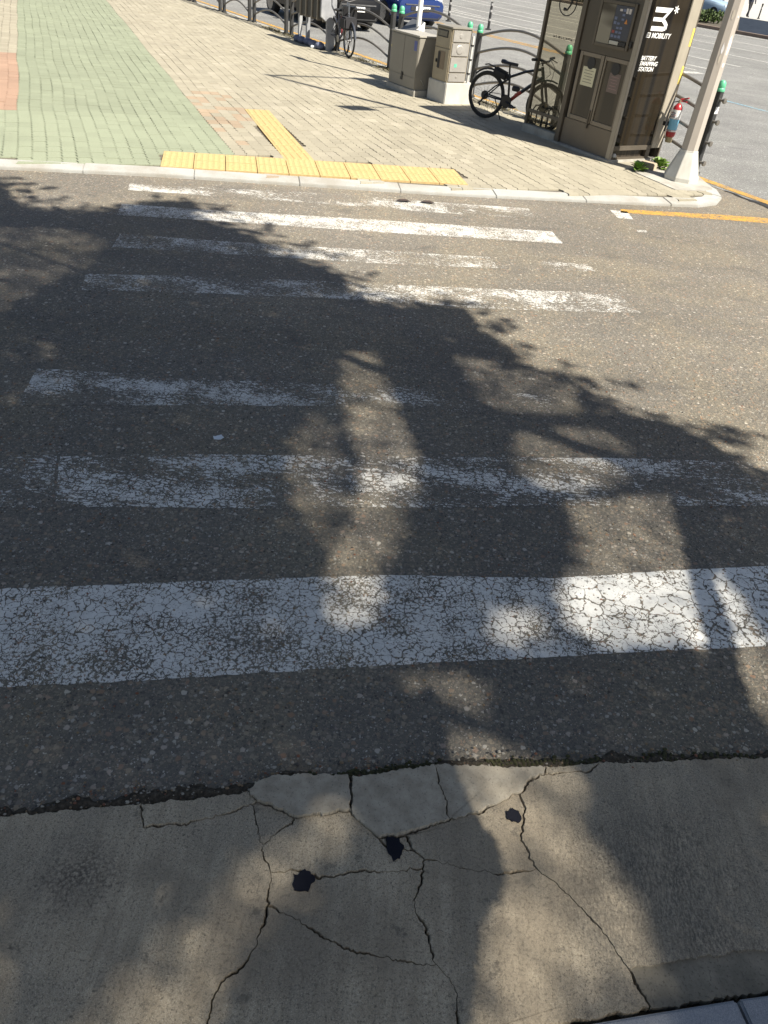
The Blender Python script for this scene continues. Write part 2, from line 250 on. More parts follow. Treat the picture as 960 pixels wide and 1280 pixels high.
HOLES=[(0.1, [(-4.388, 5.558), (-3.385, 6.031), (-2.856, 6.18), (-2.462, 6.016), (-2.383, 5.467), (-2.513, 4.926), (-2.614, 4.438), (-3.294, 3.89)]), (0.1, [(-2.268, 4.132), (-2.123, 4.139), (-2.008, 3.925), (-2.127, 3.871)]), (0.34, [(-0.411, 4.486), (-0.185, 4.611), (-0.01, 3.94), (0.154, 3.365), (0.144, 2.868), (0.075, 2.557), (0.039, 2.316), (0.009, 2.079), (-0.193, 2.045), (-0.245, 2.339), (-0.209, 2.531), (-0.161, 2.806), (-0.181, 3.213), (-0.337, 3.763)]), (0.13, [(-0.587, 3.275), (-0.472, 3.683), (-0.306, 3.589), (-0.186, 3.139), (-0.18, 2.802), (-0.224, 2.512), (-0.263, 2.44), (-0.375, 2.671), (-0.496, 2.932)]), (0.25, [(0.296, 4.685), (0.724, 4.622), (1.129, 4.442), (1.148, 4.033), (0.68, 3.919), (0.494, 4.068)]), (0.22, [(0.669, 3.733), (1.159, 3.941), (1.403, 3.73), (1.255, 3.303), (0.878, 3.152), (0.643, 3.319)]), (0.42, [(0.895, 3.121), (1.535, 3.325), (1.617, 2.495), (1.661, 2.074), (1.536, 1.724), (1.449, 1.905), (1.323, 1.943), (1.323, 2.179), (1.245, 2.192), (0.904, 2.111), (0.745, 2.271), (0.763, 2.445), (0.877, 2.653)]), (0.16, [(0.444, 2.266), (0.725, 2.413), (0.763, 2.139), (0.468, 2.027)]), (0.3, [(0.131, 1.892), (0.48, 1.928), (0.483, 1.656), (0.753, 1.565), (0.78, 1.296), (0.862, 1.133), (0.919, 0.964), (0.877, 0.605), (0.216, 0.401), (0.227, 0.736), (0.239, 0.969), (0.317, 1.044), (0.352, 1.129), (0.279, 1.257), (0.212, 1.385), (0.18, 1.5), (0.158, 1.659)]), (0.17, [(-0.245, 1.152), (-0.056, 1.349), (0.09, 1.286), (-0.024, 1.107), (-0.18, 0.89), (-0.292, 0.663), (-0.37, 0.483), (-0.7, 0.451), (-0.589, 0.692), (-0.428, 0.923)]), (0.09, [(-0.492, 1.451), (-0.406, 1.479), (-0.363, 1.408), (-0.444, 1.368)]), (0.06, [(-1.47, 0.79), (-0.886, 0.965), (-0.756, 0.774), (-0.78, 0.31)]), (0.1, [(0.615, 0.832), (0.828, 0.954), (0.854, 0.767)])]
BAR=[(1.558, 3.765), (1.473, 3.137), (1.443, 2.816), (1.416, 2.51), (1.39, 2.243), (1.333, 1.944), (1.332, 1.815), (1.459, 1.888), (1.474, 2.085), (1.498, 2.353), (1.51, 2.552), (1.551, 2.837), (1.66, 3.315), (1.745, 3.808)]
HEAD=[(0.239, 1.814), (0.291, 1.662), (0.304, 1.487), (0.361, 1.363), (0.428, 1.264), (0.465, 1.155), (0.457, 1.095), (0.39, 1.026), (0.375, 0.902), (0.339, 0.662), (0.163, 0.644), (0.176, 1.096), (0.136, 1.347), (0.144, 1.657)]
PAPER=[(-0.936, 3.307), (-0.903, 3.327), (-0.88, 3.304), (-0.899, 3.28), (-0.924, 3.278)]
LEAVES = 20000
# ------------------------------------------------------------------ ground, roads, kerbs
F0 = Vector((3.66, 11.03, 0)); FD = Vector((-.578, .816, 0)); FN = Vector((.816, .578, 0))
def fp(nv, t, z=0.0): q = F0 + FN * nv + FD * t; return (q.x, q.y, z)
RZ = math.atan2(-.816, .578)      # local x runs along the main road towards the corner, local y towards the carriageway

M_side = mat_asphalt('side road asphalt', ROAD_TONE, 1.0)
M_main = mat_asphalt('main road asphalt', ROAD_TONE * 1.2, .90, .5, .75)
g = MB(); g.add([(-400, -300, -.25), (400, -300, -.25), (400, 500, -.25), (-400, 500, -.25)], [(0, 1, 2, 3)])
g.build('ground', mat_simple('dry earth', (.16, .14, .11), .95, scale=.8)).__setitem__('kind', 'structure')
MB().add([(-14, -2.5, -.02), (14, -2.5, -.02), (14, 13, -.02), (-14, 13, -.02)], [(0, 1, 2, 3)]).build('road_base', mat_simple('road base', (.03, .027, .024), .95)).__setitem__('kind', 'structure')
s = MB(); a = fp(-.16, -14); b = fp(-.16, 2.2)
s.add([(-16, -.6, 0), (-4, .55, 0), (-1.9, .85, 0), (-1.02, 1.07, 0), (-.75, 1.19, 0), (.08, 1.33, 0), (.95, 1.54, 0), (2.2, 1.87, 0), (9, 3.4, 0), (a[0], a[1], 0), (b[0], b[1], 0), (-16, 11.5, 0)], [tuple(range(12))])
side_road = tag(s.build('side_road', M_side), kind='structure')
s = MB(); s.add([fp(-.16, -30, .003), fp(29.3, -30, .003), fp(29.3, 110, .003), fp(-.16, 110, .003)], [(0, 1, 2, 3)])
main_road = tag(s.build('main_road', M_main), kind='structure')
# ragged dark seam where the two surfaces meet
s = MB(); pts = []
rr = random.Random(4)
L = []; Rr = []
for i in range(40):
    t = -.55 - i * .05; wd = .012 + .02 * rr.random() + (.03 if 8 < i < 22 else 0)
    o = -.16 + .02 * math.sin(i * .7) + rr.uniform(-.008, .008) - .1 * (i / 40)
    L.append(fp(o - wd, t, .0065)); Rr.append(fp(o + wd, t, .0065))
s.add(L + Rr, [(i, i + 1, i + 41, i + 40) for i in range(39)])
tag(s.build('road_seam', mat_simple('seam tar', (.02, .02, .022), .8)), kind='structure')

PW = (.62, .61, .58)
M_pA = mat_paint('worn white paint', (.70, .69, .66), .415, 25, .065, 1.0, .20, 70)
M_pAp = mat_paint('fresher white patch', (.72, .72, .70), .375, 12, .045, 1.0, .15, 40)
M_pB = mat_paint('scuffed white paint', (.68, .67, .64), .515, 30, .10, 2.6, .45, 60)
M_pB2 = mat_paint('nearly gone white paint', PW, .575, 30, .10, 2.6, .35, 60)
M_pC = mat_paint('flaking white paint', PW, .56, 40, .10, 2.2, .55, 60)
M_pC2 = mat_paint('last traces of white paint', PW, .635, 40, .10, 2.2, .45, 60)
M_pD = mat_paint('thin white paint', PW, .52, 40, .10, 2.2, .38, 60)
M_pE = mat_paint('speckled white paint', PW, .49, 45, .10, 1.8, .30, 60)  # medium wear, same base white as the thin and faint stripes
M_pF = mat_paint('good white paint', (.66, .65, .62), .43, 45, .08, 1.6, .18, 60)
M_pG = mat_paint('faint white paint', PW, .555, 45, .10, 2.5, .55, 60)
M_yel = mat_paint('yellow road paint', (.56, .31, .05), .42, 25, .06, 2.5, .15, 60)
MATS = dict(C2=M_pC2, E2=M_pC2, G2=M_pC2, A=M_pA, Ap=M_pAp, B=M_pB, B2=M_pB2, C=M_pC, D=M_pD, E=M_pE, F=M_pF, Gs=M_pG, M1=M_pF, M2=M_pF, Y=M_yel)
for k, P in STRIPES.items():
    z = .0016 if k == 'Ap' else .0012
    s = MB(); Q = []
    for i in range(len(P)):
        x0, y0 = P[i]; x1, y1 = P[(i + 1) % len(P)]; d = math.hypot(x1 - x0, y1 - y0); m = max(1, int(d / .03))
        for j in range(m):
            t = j / m; x = x0 + (x1 - x0) * t; y = y0 + (y1 - y0) * t
            Q.append((x + .007 * mnoise.noise((x * 25, y * 25, 1)), y + .009 * mnoise.noise((x * 25, y * 25, 5)), z))
    s.add(Q, [tuple(range(len(Q)))])
    o = s.build('crosswalk_stripe' if k not in ('M1', 'M2', 'Y') else ('yellow_road_line' if k == 'Y' else 'road_mark'), MATS[k], side_road)
# main road markings
def line(n0, t0, n1, t1, wd, m, name, z=.007):
    a = Vector(fp(n0, t0)); b = Vector(fp(n1, t1)); d = (b - a).normalized(); q = Vector((-d.y, d.x, 0)) * wd / 2
    return MB().add([(*(a - q).xy, z), (*(b - q).xy, z), (*(b + q).xy, z), (*(a + q).xy, z)], [(0, 1, 2, 3)]).build(name, m, main_road)
M_wl = mat_paint('white lane paint', (.6, .6, .58), .40, 30, .06, 2, .15, 40, ROAD_TONE * 1.15)
M_bl = mat_paint('blue lane paint', (.22, .42, .55), .43, 30, .06, 2, .2, 40, ROAD_TONE * 1.15)
for n0, t0, n1, t1 in ((-.14, -4, .02, 0), (.02, 0, .30, 5), (.30, 5, .50, 10), (.50, 10, .45, 60)): line(n0, t0, n1, t1, .15, M_yel, 'yellow_road_line')
line(8.05, 9.5, 8.15, 70, .13, M_yel, 'yellow_road_line'); line(8.32, 9.5, 8.42, 70, .13, M_yel, 'yellow_road_line')
line(6.85, -3, 7.15, 5.6, .12, M_bl, 'blue_road_line')
line(8.2, 9.3, 10.9, 9.1, .35, M_wl, 'stop_line')
for nv in (11.3, 12.2, 14.6, 17.8, 21.0, 24.3): line(nv, 9.5 + (nv - 11) * .3, nv + .5, 75, .14, M_wl, 'white_lane_line')
for nv in (14.6, 17.8, 21, 24.3):
    for t in range(-30, 8, 6): line(nv, t, nv, t + 3, .13, M_wl, 'white_lane_line')
line(28.6, -30, 28.6, 80, .16, M_wl, 'white_lane_line')
for nv in (9.6, 12.9, 16.2, 19.4):
    for t in (22, 30, 39): line(nv, t, nv, t + 3.4, .14, M_wl, 'white_lane_line')
for t in (24.5,):
    a_ = MB(); a_.add([fp(13.4, t, .0075), fp(13.55, t, .0075), fp(13.55, t + 2.4, .0075), fp(13.9, t + 2.4, .0075), fp(13.47, t + 4, .0075), fp(13.05, t + 2.4, .0075), fp(13.4, t + 2.4, .0075)], [(0, 1, 2, 6), (3, 4, 5)])
    a_.build('arrow_mark', M_wl, main_road)

# ---- sidewalk beyond the crossing
OUT = [(-16, 4.75), (-10, 6.2), (-6.5, 7.0), (-4.12, 7.57), (-2.68, 7.98), (.26, 8.61), (2.29, 9.17), (3.25, 9.46), (3.5, 9.66), (3.66, 9.98), (3.70, 10.35)] + [fp(nv, t)[:2] for nv, t in ((.10, .35), (.14, 1.5), (.18, 4), (.2, 8), (.2, 16), (.2, 40))]
def offset_poly(P, d):
    Q = []
    for i, p in enumerate(P):
        a = Vector(P[max(0, i - 1)]); b = Vector(P[min(len(P) - 1, i + 1)]); t = (b - a).normalized(); Q.append((p[0] - t.y * d, p[1] + t.x * d))
    return Q
KW = .2
INN = offset_poly(OUT, KW)
walk_poly = INN + [(-40, 44), (-40, 4)]
n = NT('joint sand'); M_sand = n.out(n.ramp(n.noise(60, 4, .6), [(.3, (.075, .066, .052)), (.7, (.15, .133, .105))]), .95)
s = MB(); s.add([(x, y, .036) for x, y in walk_poly], [tuple(range(len(walk_poly)))])
sidewalk = tag(s.build('sidewalk', M_sand), kind='structure')
kerb = empty('kerb', (0, 0, 0), kind='structure')
n = NT('granite kerb'); sp = n.noise(330, 2, .7, dim='3D')
M_kerb = n.out(n.mix(n.map(n.noise(2.2, 5, .65), .42, .7, 0, .55), n.ramp(sp, [(.35, (.27, .275, .27)), (.65, (.44, .44, .42))]), (.24, .21, .165)), .85, n.bump(sp, .3, .002), spec=.3)
def kerb_run(P, Qi, step, zb, zt, parent, mat, gap=.007, sub=.28):
    # walk along P, cut into stones, each with its own bevel and small tilt
    seg = [0]
    for i in range(1, len(P)): seg.append(seg[-1] + math.hypot(P[i][0] - P[i - 1][0], P[i][1] - P[i - 1][1]))
    def at(L, u):
        for i in range(1, len(P)):
            if u <= seg[i]:
                t = (u - seg[i - 1]) / (seg[i] - seg[i - 1]); return (L[i - 1][0] + (L[i][0] - L[i - 1][0]) * t, L[i - 1][1] + (L[i][1] - L[i - 1][1]) * t)
        return L[-1]
    u = 0.0; k = 0
    rr = random.Random(9)
    while u < seg[-1] - .2:
        e = min(seg[-1], u + step); m = max(1, int((e - u) / sub)); o1 = []; o2 = []
        for j in range(m + 1):
            v = u + gap + (e - u - 2 * gap) * j / m; o1.append(at(P, v)); o2.append(at(Qi, v))
        poly = o1 + o2[::-1]
        dz = rr.uniform(-.004, .004)
        kb_ = MB().prism(poly, zb, zt + dz); m1 = len(o1); kb_.v = [(x_, y_, z_ - .024 if (q_ >= len(poly) and q_ - len(poly) < m1) else z_) for q_, (x_, y_, z_) in enumerate(kb_.v)]; kb_.build('kerb_stone', mat, parent, bevel=.006)
        u = e; k += 1
kerb_run(OUT, INN, 1.08, -.1, .052, kerb, M_kerb, gap=.0022)

# ---- pavers
def tri(c, k): return tuple(min(.8, x * k) for x in c)
def mat_paver(name, col):
    n = NT(name); base = n.ramp(n.noise(90, 4, .65), [(.3, tri(col, .84)), (.7, tri(col, 1.12))])
    du = n.math('MAXIMUM', n.math('MAXIMUM', n.blob(.45, 13.0, .15, .75, .7, 3), n.blob(-1.45, 16.0, .1, .9, .9, 3)), n.math('MAXIMUM', n.blob(-1.7, 14.1, .1, .7, .8, 3), n.blob(1.2, 11.6, .05, .45, .6, 4)))
    base = n.mix(n.math('MULTIPLY', du, n.map(n.noise(9, 4, .7), .38, .6, 0, .62)), base, (.44, .40, .33))
    base = n.mix(n.map(n.noise(.9, 5, .6), .45, .72, 0, .32), base, tri(col, .66))
    base = n.mix(n.map(n.noise(36, 3, .7), .66, .72, 0, .5), base, (.1, .09, .075))
    return n.out(base, .9, n.bump(n.noise(320, 3, .6), .35, .002), spec=.25)
COL = dict(green=(.245, .27, .195), clay=(.335, .225, .165), beige=(.315, .288, .225), pale=(.345, .315, .25), pink=(.325, .255, .185))
PM = {}
for cn, c in COL.items():
    for i, k in enumerate((.94, 1.0, 1.06)): PM[(cn, i)] = mat_paver('%s paver %d' % (cn, i + 1), tri(c, k))
GA = (-.423, .906); GX = (.906, .423)
PWD, PLN = .1395, .225
def paver_poly():
    hw = PWD / 2 - .0034; hl = PLN / 2 - .0022; zz = .011; ys = [-hl, -hl * .5, 0, hl * .5, hl]; sg = [-1, 1, -1, 1, -1]
    right = [(hw + zz * sg[i], ys[i]) for i in range(5)]; left = [(-hw + zz * sg[i], ys[i]) for i in range(5)][::-1]
    return right + left
PP = paver_poly()
TACT = [[(-2.96, 8.86), (-2.72, 8.14), (.52, 8.92), (.5, 9.74)], [(-2.74, 11.74), (-1.72, 9.2), (-1.28, 9.2), (-2.40, 11.95)]]
TACT = [[(-2.90, 8.82), (-2.74, 8.17), (.49, 8.97), (.33, 9.62)], [(-1.60, 9.08), (-1.28, 9.21), (-2.31, 11.79), (-2.63, 11.66)]]
def project(x, y, z=.05):
    d = Vector((x, y, z - 2.16)); zc = d.dot(_f)
    return 480 + 938.1 * d.dot(_rx) / zc, 640 - 938.1 * d.dot(_ry) / zc
cells = []
SG0, SC1 = 11.14, 15.69
i0 = -28
rr = random.Random(3)
for i in range(i0, 62):
    a = -.372 + PWD * (i + .5)
    for j in range(0, 110):
        sl = 6.3 + PLN * j
        aw = a + .035 * mnoise.noise((sl * .42, a * .35, 1)) + .012 * mnoise.noise((sl * 1.1, a * 2, 6))
        x = aw * GX[0] + sl * GA[0]; y = aw * GX[1] + sl * GA[1]
        if y < 6 or not inside(x, y, walk_poly): continue
        if any(inside(x, y, T) for T in TACT): continue
        px, py = project(x, y)
        if not (-170 < px < 1000 and -90 < py < 330): continue
        # behind the fence line nothing is paved
        nn = (x - F0.x) * FN.x + (y - F0.y) * FN.y
        if nn > .05: continue
        cells.append((x * x + y * y, x, y, a, sl))
cells.sort()
def paver_class(a, sl):
    s1, s2 = SG0, SC1
    nz = mnoise.noise((a * 2.1, sl * 1.3, 3))
    if -.372 < a < 1.863 or (a > -.372 - 2 * PWD and sl < s1 and a < 0): cn = 'green'
    elif a <= -.372: cn = 'clay' if (sl < s2 and a > -1.6) else 'beige'
    else:
        cn = 'beige'
        if a < 1.863 + PWD * 5 and sl < 13 and rr.random() < .30: cn = 'pink'
        elif nz > .33 and rr.random() < .5: cn = 'pale'
        elif rr.random() < .05: cn = 'pale'
    v = rr.choice((0, 1, 1, 2)) if cn != 'green' else (rr.choice((1, 2, 2)) if sl < s1 else rr.choice((0, 0, 1)))
    return cn, v
ang = math.atan2(GA[1], GA[0]) - math.pi / 2
PMESH = {}
keys = list(PM.keys())
stuff = MB()
Mrot = rotz(ang)
pv = [(Mrot @ Vector((x, y, 0))) for x, y in PP]
for idx, (d2, x, y, a, sl) in enumerate(cells):
    k = paver_class(a, sl); dz = rr.uniform(-.002, .002) + .008 * mnoise.noise((x * .7, y * .7, 4))
    if idx < 300:
        if k not in PMESH:
            o = MB().prism(PP, -.03, .0).build('paver', PM[k], sidewalk); PMESH[k] = o.data
        else:
            o = bpy.data.objects.new('paver', PMESH[k]); C.objects.link(o); o.parent = sidewalk
        o.location = (x, y, .05 + dz); o.rotation_euler = (rr.uniform(-.006, .006), rr.uniform(-.006, .006), ang + rr.uniform(-.008, .008))
    else:
        tx, ty = rr.uniform(-.012, .012), rr.uniform(-.012, .012)
        top = [(p.x + x, p.y + y, .05 + dz + p.x * tx + p.y * ty) for p in pv]; m = len(top)
        stuff.add(top + [(q[0], q[1], .034) for q in top], [tuple(range(m))] + [(q, q + m, (q + 1) % m + m, (q + 1) % m) for q in range(m)], keys.index(k))
tag(stuff.build('pavers', [PM[k] for k in keys], sidewalk, recalc=False), kind='stuff')

# ---- yellow tactile tiles
n = NT('yellow tactile'); yb = n.ramp(n.noise(30, 4, .65), [(.3, (.40, .285, .13)), (.7, (.50, .365, .175))])
yb = n.mix(n.map(n.noise(5, 4, .7), .5, .72, 0, .55), yb, (.42, .33, .17))
M_tac = n.out(yb, .8, n.bump(n.noise(250, 2), .3, .002), spec=.3)
def tile_mesh(T, kind):
    b = MB(); h = T / 2 - .004; b.box(-h, h, -h, h, -.03, 0)
    if kind == 'bar':
        for i in range(4):
            x = -T * .36 + i * T * .24; b.add([(x - .02, -h * .92, 0), (x + .02, -h * .92, 0), (x + .02, h * .92, 0), (x - .02, h * .92, 0), (x - .011, -h * .88, .005), (x + .011, -h * .88, .005), (x + .011, h * .88, .005), (x - .011, h * .88, .005)], [(4, 5, 6, 7), (0, 1, 5, 4), (1, 2, 6, 5), (2, 3, 7, 6), (3, 0, 4, 7)])
    else:
        for i in range(5):
            for j in range(5):
                x = (i - 2) * T * .185; y = (j - 2) * T * .185; q = .019; r2 = .011
                b.add([(x - q, y - q, 0), (x + q, y - q, 0), (x + q, y + q, 0), (x - q, y + q, 0), (x - r2, y - r2, .005), (x + r2, y - r2, .005), (x + r2, y + r2, .005), (x - r2, y + r2, .005)], [(4, 5, 6, 7), (0, 1, 5, 4), (1, 2, 6, 5), (2, 3, 7, 6), (3, 0, 4, 7)])
    return b
def tiles(o, du, dv, nu, nv, T, kind, first=[{}]):
    me = None
    for i in range(nu):
        for j in range(nv):
            if me is None:
                ob = tile_mesh(T, kind).build('tactile_tile', M_tac, sidewalk); me = ob.data
            else:
                ob = bpy.data.objects.new('tactile_tile', me); C.objects.link(ob); ob.parent = sidewalk
            q = Vector((o[0], o[1], 0)) + Vector((*du, 0)) * T * (i + .5) + Vector((*dv, 0)) * T * (j + .5)
            ob.location = (q.x, q.y, .0555 + (.0012 if kind == 'dot' else 0) + rr.uniform(-.0005, .0005)); ob.rotation_euler = (0, 0, math.atan2(du[1], du[0]) + rr.uniform(-.006, .006))
ka = R(13.9); du = (math.cos(ka), math.sin(ka)); dv = (-du[1], du[0])
tiles((-2.74, 8.17), du, dv, 10, 2, .333, 'dot')
la = math.atan2(2.56, -1.03) - math.pi / 2
du2 = (math.cos(la), math.sin(la)); dv2 = (-du2[1], du2[0])
tiles((-1.60, 9.08), du2, dv2, 1, 8, .348, 'bar')
# ------------------------------------------------------------------ near side: broken concrete apron, dirt line, kerb
n = NT('trowelled concrete')
br = n.noise(26, 4, .6, v=n.xf(scale=(1, .10, 1), rot=R(8)))
pit = n.noise(95, 4, .75); st = n.noise(3.0, 5, .65)
cc = n.ramp(br, [(.3, (.345, .29, .21)), (.7, (.48, .41, .305))])
cc = n.mix(n.map(st, .38, .66, 0, .7), cc, (.26, .23, .18))
cc = n.mix(n.math('MULTIPLY', n.map(pit, .60, .68, 0, .7), n.map(n.noise(4.5, 4, .7, v=n.xf(loc=(2, 8, 0))), .42, .62, .05, 1)), cc, (.075, .068, .06))
cc = n.mix(n.map(n.noise(240, 3, .7), .58, .7, 0, .45), cc, (.55, .50, .41))
dk = n.math('MULTIPLY', n.blob(.98, 1.17, .02, .44, .34, 6), n.map(n.noise(120, 5, .8, v=n.xf(scale=(1, .40, 1), rot=R(22))), .40, .60, .12, .8))
spk = n.noise(150, 3, .75); grain = n.noise(380, 3, .75)
cc = n.mix(n.map(spk, .57, .63, 0, .7), cc, (.11, .095, .075)); cc = n.mix(n.map(n.noise(210, 3, .7, v=n.xf(loc=(3, 1, 0))), .60, .66, 0, .6), cc, (.56, .50, .40)); cc = n.mix(1.0, cc, n.gray(n.map(grain, .3, .7, .66, 1.32)), 'MULTIPLY')
cc = n.mix(n.math('MULTIPLY', n.map(n.noise(1.7, 6, .72, v=n.xf(loc=(4, 1, 0))), .44, .64, 0, .6), 1.0), cc, (.215, .18, .135))
cc = n.mix(dk, cc, (.045, .045, .047))
cc = n.mix(n.math('MULTIPLY', n.blob(-.72, 1.0, .01, .13, .12, 12), n.map(pit, .42, .55, .1, .8)), cc, (.06, .05, .048))
cc = n.mix(n.map(n.noise(13, 5, .75), .63, .70, 0, .5), cc, (.09, .082, .07))
hh = n.math('ADD', n.math('MULTIPLY', br, .8), n.math('MULTIPLY', n.map(pit, .55, .68, 1, 0), .8))
M_conc = n.out(cc, .86, n.bump(hh, .55, .004), spec=.3)
n = NT('pale concrete'); pit = n.noise(110, 4, .75)
cp = n.ramp(n.noise(18, 5, .65), [(.3, (.285, .25, .197)), (.7, (.42, .375, .30))]); cp = n.mix(n.map(pit, .6, .67, 0, .6), cp, (.09, .085, .08))
M_pale = n.out(cp, .88, n.bump(pit, .4, .003), spec=.3)
n = NT('band concrete'); pit = n.noise(120, 4, .75)
cb = n.ramp(n.noise(9, 5, .7), [(.3, (.16, .145, .115)), (.7, (.28, .25, .195))]); cb = n.mix(n.map(pit, .58, .66, 0, .6), cb, (.05, .047, .042))
M_band = n.out(cb, .88, n.bump(pit, .5, .004), spec=.3)
n = NT('gutter dirt'); M_dirt = n.out(n.ramp(n.noise(70, 5, .7), [(.3, (.040, .034, .027)), (.55, (.085, .072, .056)), (.75, (.15, .13, .10))]), .97, n.bump(n.noise(150, 4, .7), .9, .008), spec=.15)
s = MB(); s.add([(-6, -3, -.012), (6, -3, -.012), (6, 3.2, -.012), (3, 2.3, -.012), (-3, .95, -.012), (-6, .3, -.012)], [tuple(range(6))])
tag(s.build('apron_bed', M_dirt), kind='structure')
apron = empty('concrete_apron', (0, 0, 0), kind='structure')
def jag(a, b):
    swap = a > b
    if swap: a, b = b, a
    d = math.hypot(b[0] - a[0], b[1] - a[1]); m = max(1, int(d / .006)); nx, ny = -(b[1] - a[1]) / max(d, 1e-6), (b[0] - a[0]) / max(d, 1e-6)
    P = []
    for j in range(m + 1):
        t = j / m; x = a[0] + (b[0] - a[0]) * t; y = a[1] + (b[1] - a[1]) * t
        k = 0 if j in (0, m) else (mnoise.noise((x * 22, y * 22, 2)) * .008 + mnoise.noise((x * 75, y * 75, 8)) * .006 + mnoise.noise((x * 190, y * 190, 4)) * .0035)
        P.append((x + nx * k, y + ny * k))
    if swap: P.reverse()
    return P[:-1]
def inset(P, d):
    n_ = len(P); Q = []
    A = sum(P[i][0] * P[(i + 1) % n_][1] - P[(i + 1) % n_][0] * P[i][1] for i in range(n_)); sg = 1 if A > 0 else -1
    for i in range(n_):
        a = Vector(P[i - 1]); b = Vector(P[(i + 1) % n_]); t = (b - a)
        if t.length < 1e-6: Q.append(P[i]); continue
        t.normalize(); Q.append((P[i][0] - t.y * d * sg, P[i][1] + t.x * d * sg))
    return Q
rr = random.Random(11)
SLABS['right'] = [(2.203, 1.824), (1.932, 1.19), (1.94, 1.205), (1.897, 1.087), (2.065, 1.132), (5.0, 1.86), (5.0, 2.52)]; del SLABS['right'][2]
SLABS['right_end'] = [(5.0, 2.52), (5.0, 1.86), (8.5, 2.72), (8.5, 3.40)]
SLABS['left'] = [(-1.247, 1.053), (-.865, .404), (-4.0, -.35), (-4.0, .40)]
HZ = dict(l=-.004, d=.010, e1=.009, e2=.006, b=.004, c=.0)
for k, P in SLABS.items():
    Q = []
    for i in range(len(P)): Q += jag(tuple(P[i]), tuple(P[(i + 1) % len(P)]))
    w0 = .0010
    a, b, c_ = inset(Q, w0), inset(Q, w0 + .0003), inset(Q, w0 + .0016)
    def wob(L0, amt):   # crack edges chip and open unevenly
        o_ = []
        for q0, q1 in zip(Q, L0):
            f = 1.0 + amt * max(-.6, 2.6 * mnoise.noise((q0[0] * 11, q0[1] * 11, 3)) + 1.2 * max(0, mnoise.noise((q0[0] * 60, q0[1] * 60, 5)))); o_.append((q0[0] + (q1[0] - q0[0]) * f, q0[1] + (q1[1] - q0[1]) * f))
        return o_
    if k != 'l': b, c_ = wob(b, 1.0), wob(c_, 1.0)
    b, c_ = b, c_; a = [(q[0] * .5 + p_[0] * .5, q[1] * .5 + p_[1] * .5) for q, p_ in zip(Q, b)]
    h = .012 + HZ.get(k, 0) + rr.uniform(-.0015, .0015); tx, ty = rr.uniform(-.004, .004), rr.uniform(-.004, .004)
    cx = sum(q[0] for q in Q) / len(Q); cy = sum(q[1] for q in Q) / len(Q)
    def zz(q, d): return h - d + (q[0] - cx) * tx + (q[1] - cy) * ty
    m = len(Q); s = MB()
    s.add([(*q, -.03) for q in a] + [(*q, zz(q, .006)) for q in b] + [(*q, zz(q, 0)) for q in c_], [tuple(range(2 * m, 3 * m))] + [(i + l * m, (i + 1) % m + l * m, (i + 1) % m + (l + 1) * m, i + (l + 1) * m) for l in (0, 1) for i in range(m)])
    if k == 'l':
        from mathutils.geometry import tessellate_polygon
        tr_ = tessellate_polygon([[Vector((*q, 0)) for q in c_]]); s.f = s.f[1:]; s.mi = s.mi[1:]
        for t3 in tr_: s.f.append(tuple(i + 2 * m for i in t3)); s.mi.append(0)
    s.build('concrete_slab', M_pale if k in ('d', 'e1', 'e2') else (M_band if k == 'l' else M_conc), apron)
# dark flattened spots stuck to the concrete
M_gum = mat_simple('black tar', (.014, .015, .022), .95, scale=40, spec=.1)
for P in STAINS:
    Q = []
    for i in range(len(P)): Q += jag(tuple(P[i]), tuple(P[(i + 1) % len(P)]))
    s = MB().prism(Q, .012, .0155); s.build('tar_spot', M_gum, apron)
# granite kerb under the viewer's feet
NK = [(8.5, 2.75)] + NEARKERB[:-1]; NK = NK[::-1]; NK = [(x, y) for x, y in NK]
NKo = [(x + .0, y - .0) for x, y in NK]
kb = empty('near_kerb', (0, 0, 0), kind='structure')
n = NT('blue grey granite'); sp = n.noise(420, 3, .7, dim='3D')
M_gr = n.out(n.mix(n.map(n.noise(7, 4, .6), .45, .7, 0, .35), n.ramp(sp, [(.35, (.20, .215, .25)), (.65, (.37, .385, .41))]), (.17, .17, .18)), .8, n.bump(sp, .4, .003), spec=.3)
NKb = offset_poly(NK, .0); back = offset_poly(NK, -.20)
front = offset_poly(NK, -.014)
cutx = KSEAM[0][0]
half = [i for i, q in enumerate(front)]
def cut(L, x):
    for i in range(1, len(L)):
        if (L[i - 1][0] - x) * (L[i][0] - x) <= 0 and L[i][0] != L[i - 1][0]:
            t = (x - L[i - 1][0]) / (L[i][0] - L[i - 1][0]); return (x, L[i - 1][1] + (L[i][1] - L[i - 1][1]) * t)
xs = [-.1, cutx, cutx + 1.0, 2.2]
fl = front; bl = back
for a0, a1 in ((fl[0][0], cutx - .004), (cutx + .004, fl[-1][0])):
    P1 = [p for p in fl if a0 < p[0] < a1]; P1 = [cut(fl, a0) or fl[0]] + P1 + [cut(fl, a1) or fl[-1]]
    P2 = [(p[0] + .045, p[1] - .2) for p in P1]
    MB().prism(P1 + P2[::-1], -.08, .03).build('kerb_stone', M_gr, kb, bevel=.006)
# ground behind the kerb
n = NT('near paving'); M_np = n.out(n.ramp(n.noise(40, 4, .6), [(.3, (.2, .19, .17)), (.7, (.3, .285, .255))]), .9)
s = MB(); s.add([(-9, -9, .02), (9, -9, .02), (9, 2.5, .02), (8.5, 2.4, .02), (1.95, .80, .02), (1.0, .54, .02), (.3, .3, .02), (-.3, .25, .02), (-3, -.3, .02), (-9, -1.6, .02)], [tuple(range(10))])
tag(s.build('near_pavement', M_np), kind='structure')

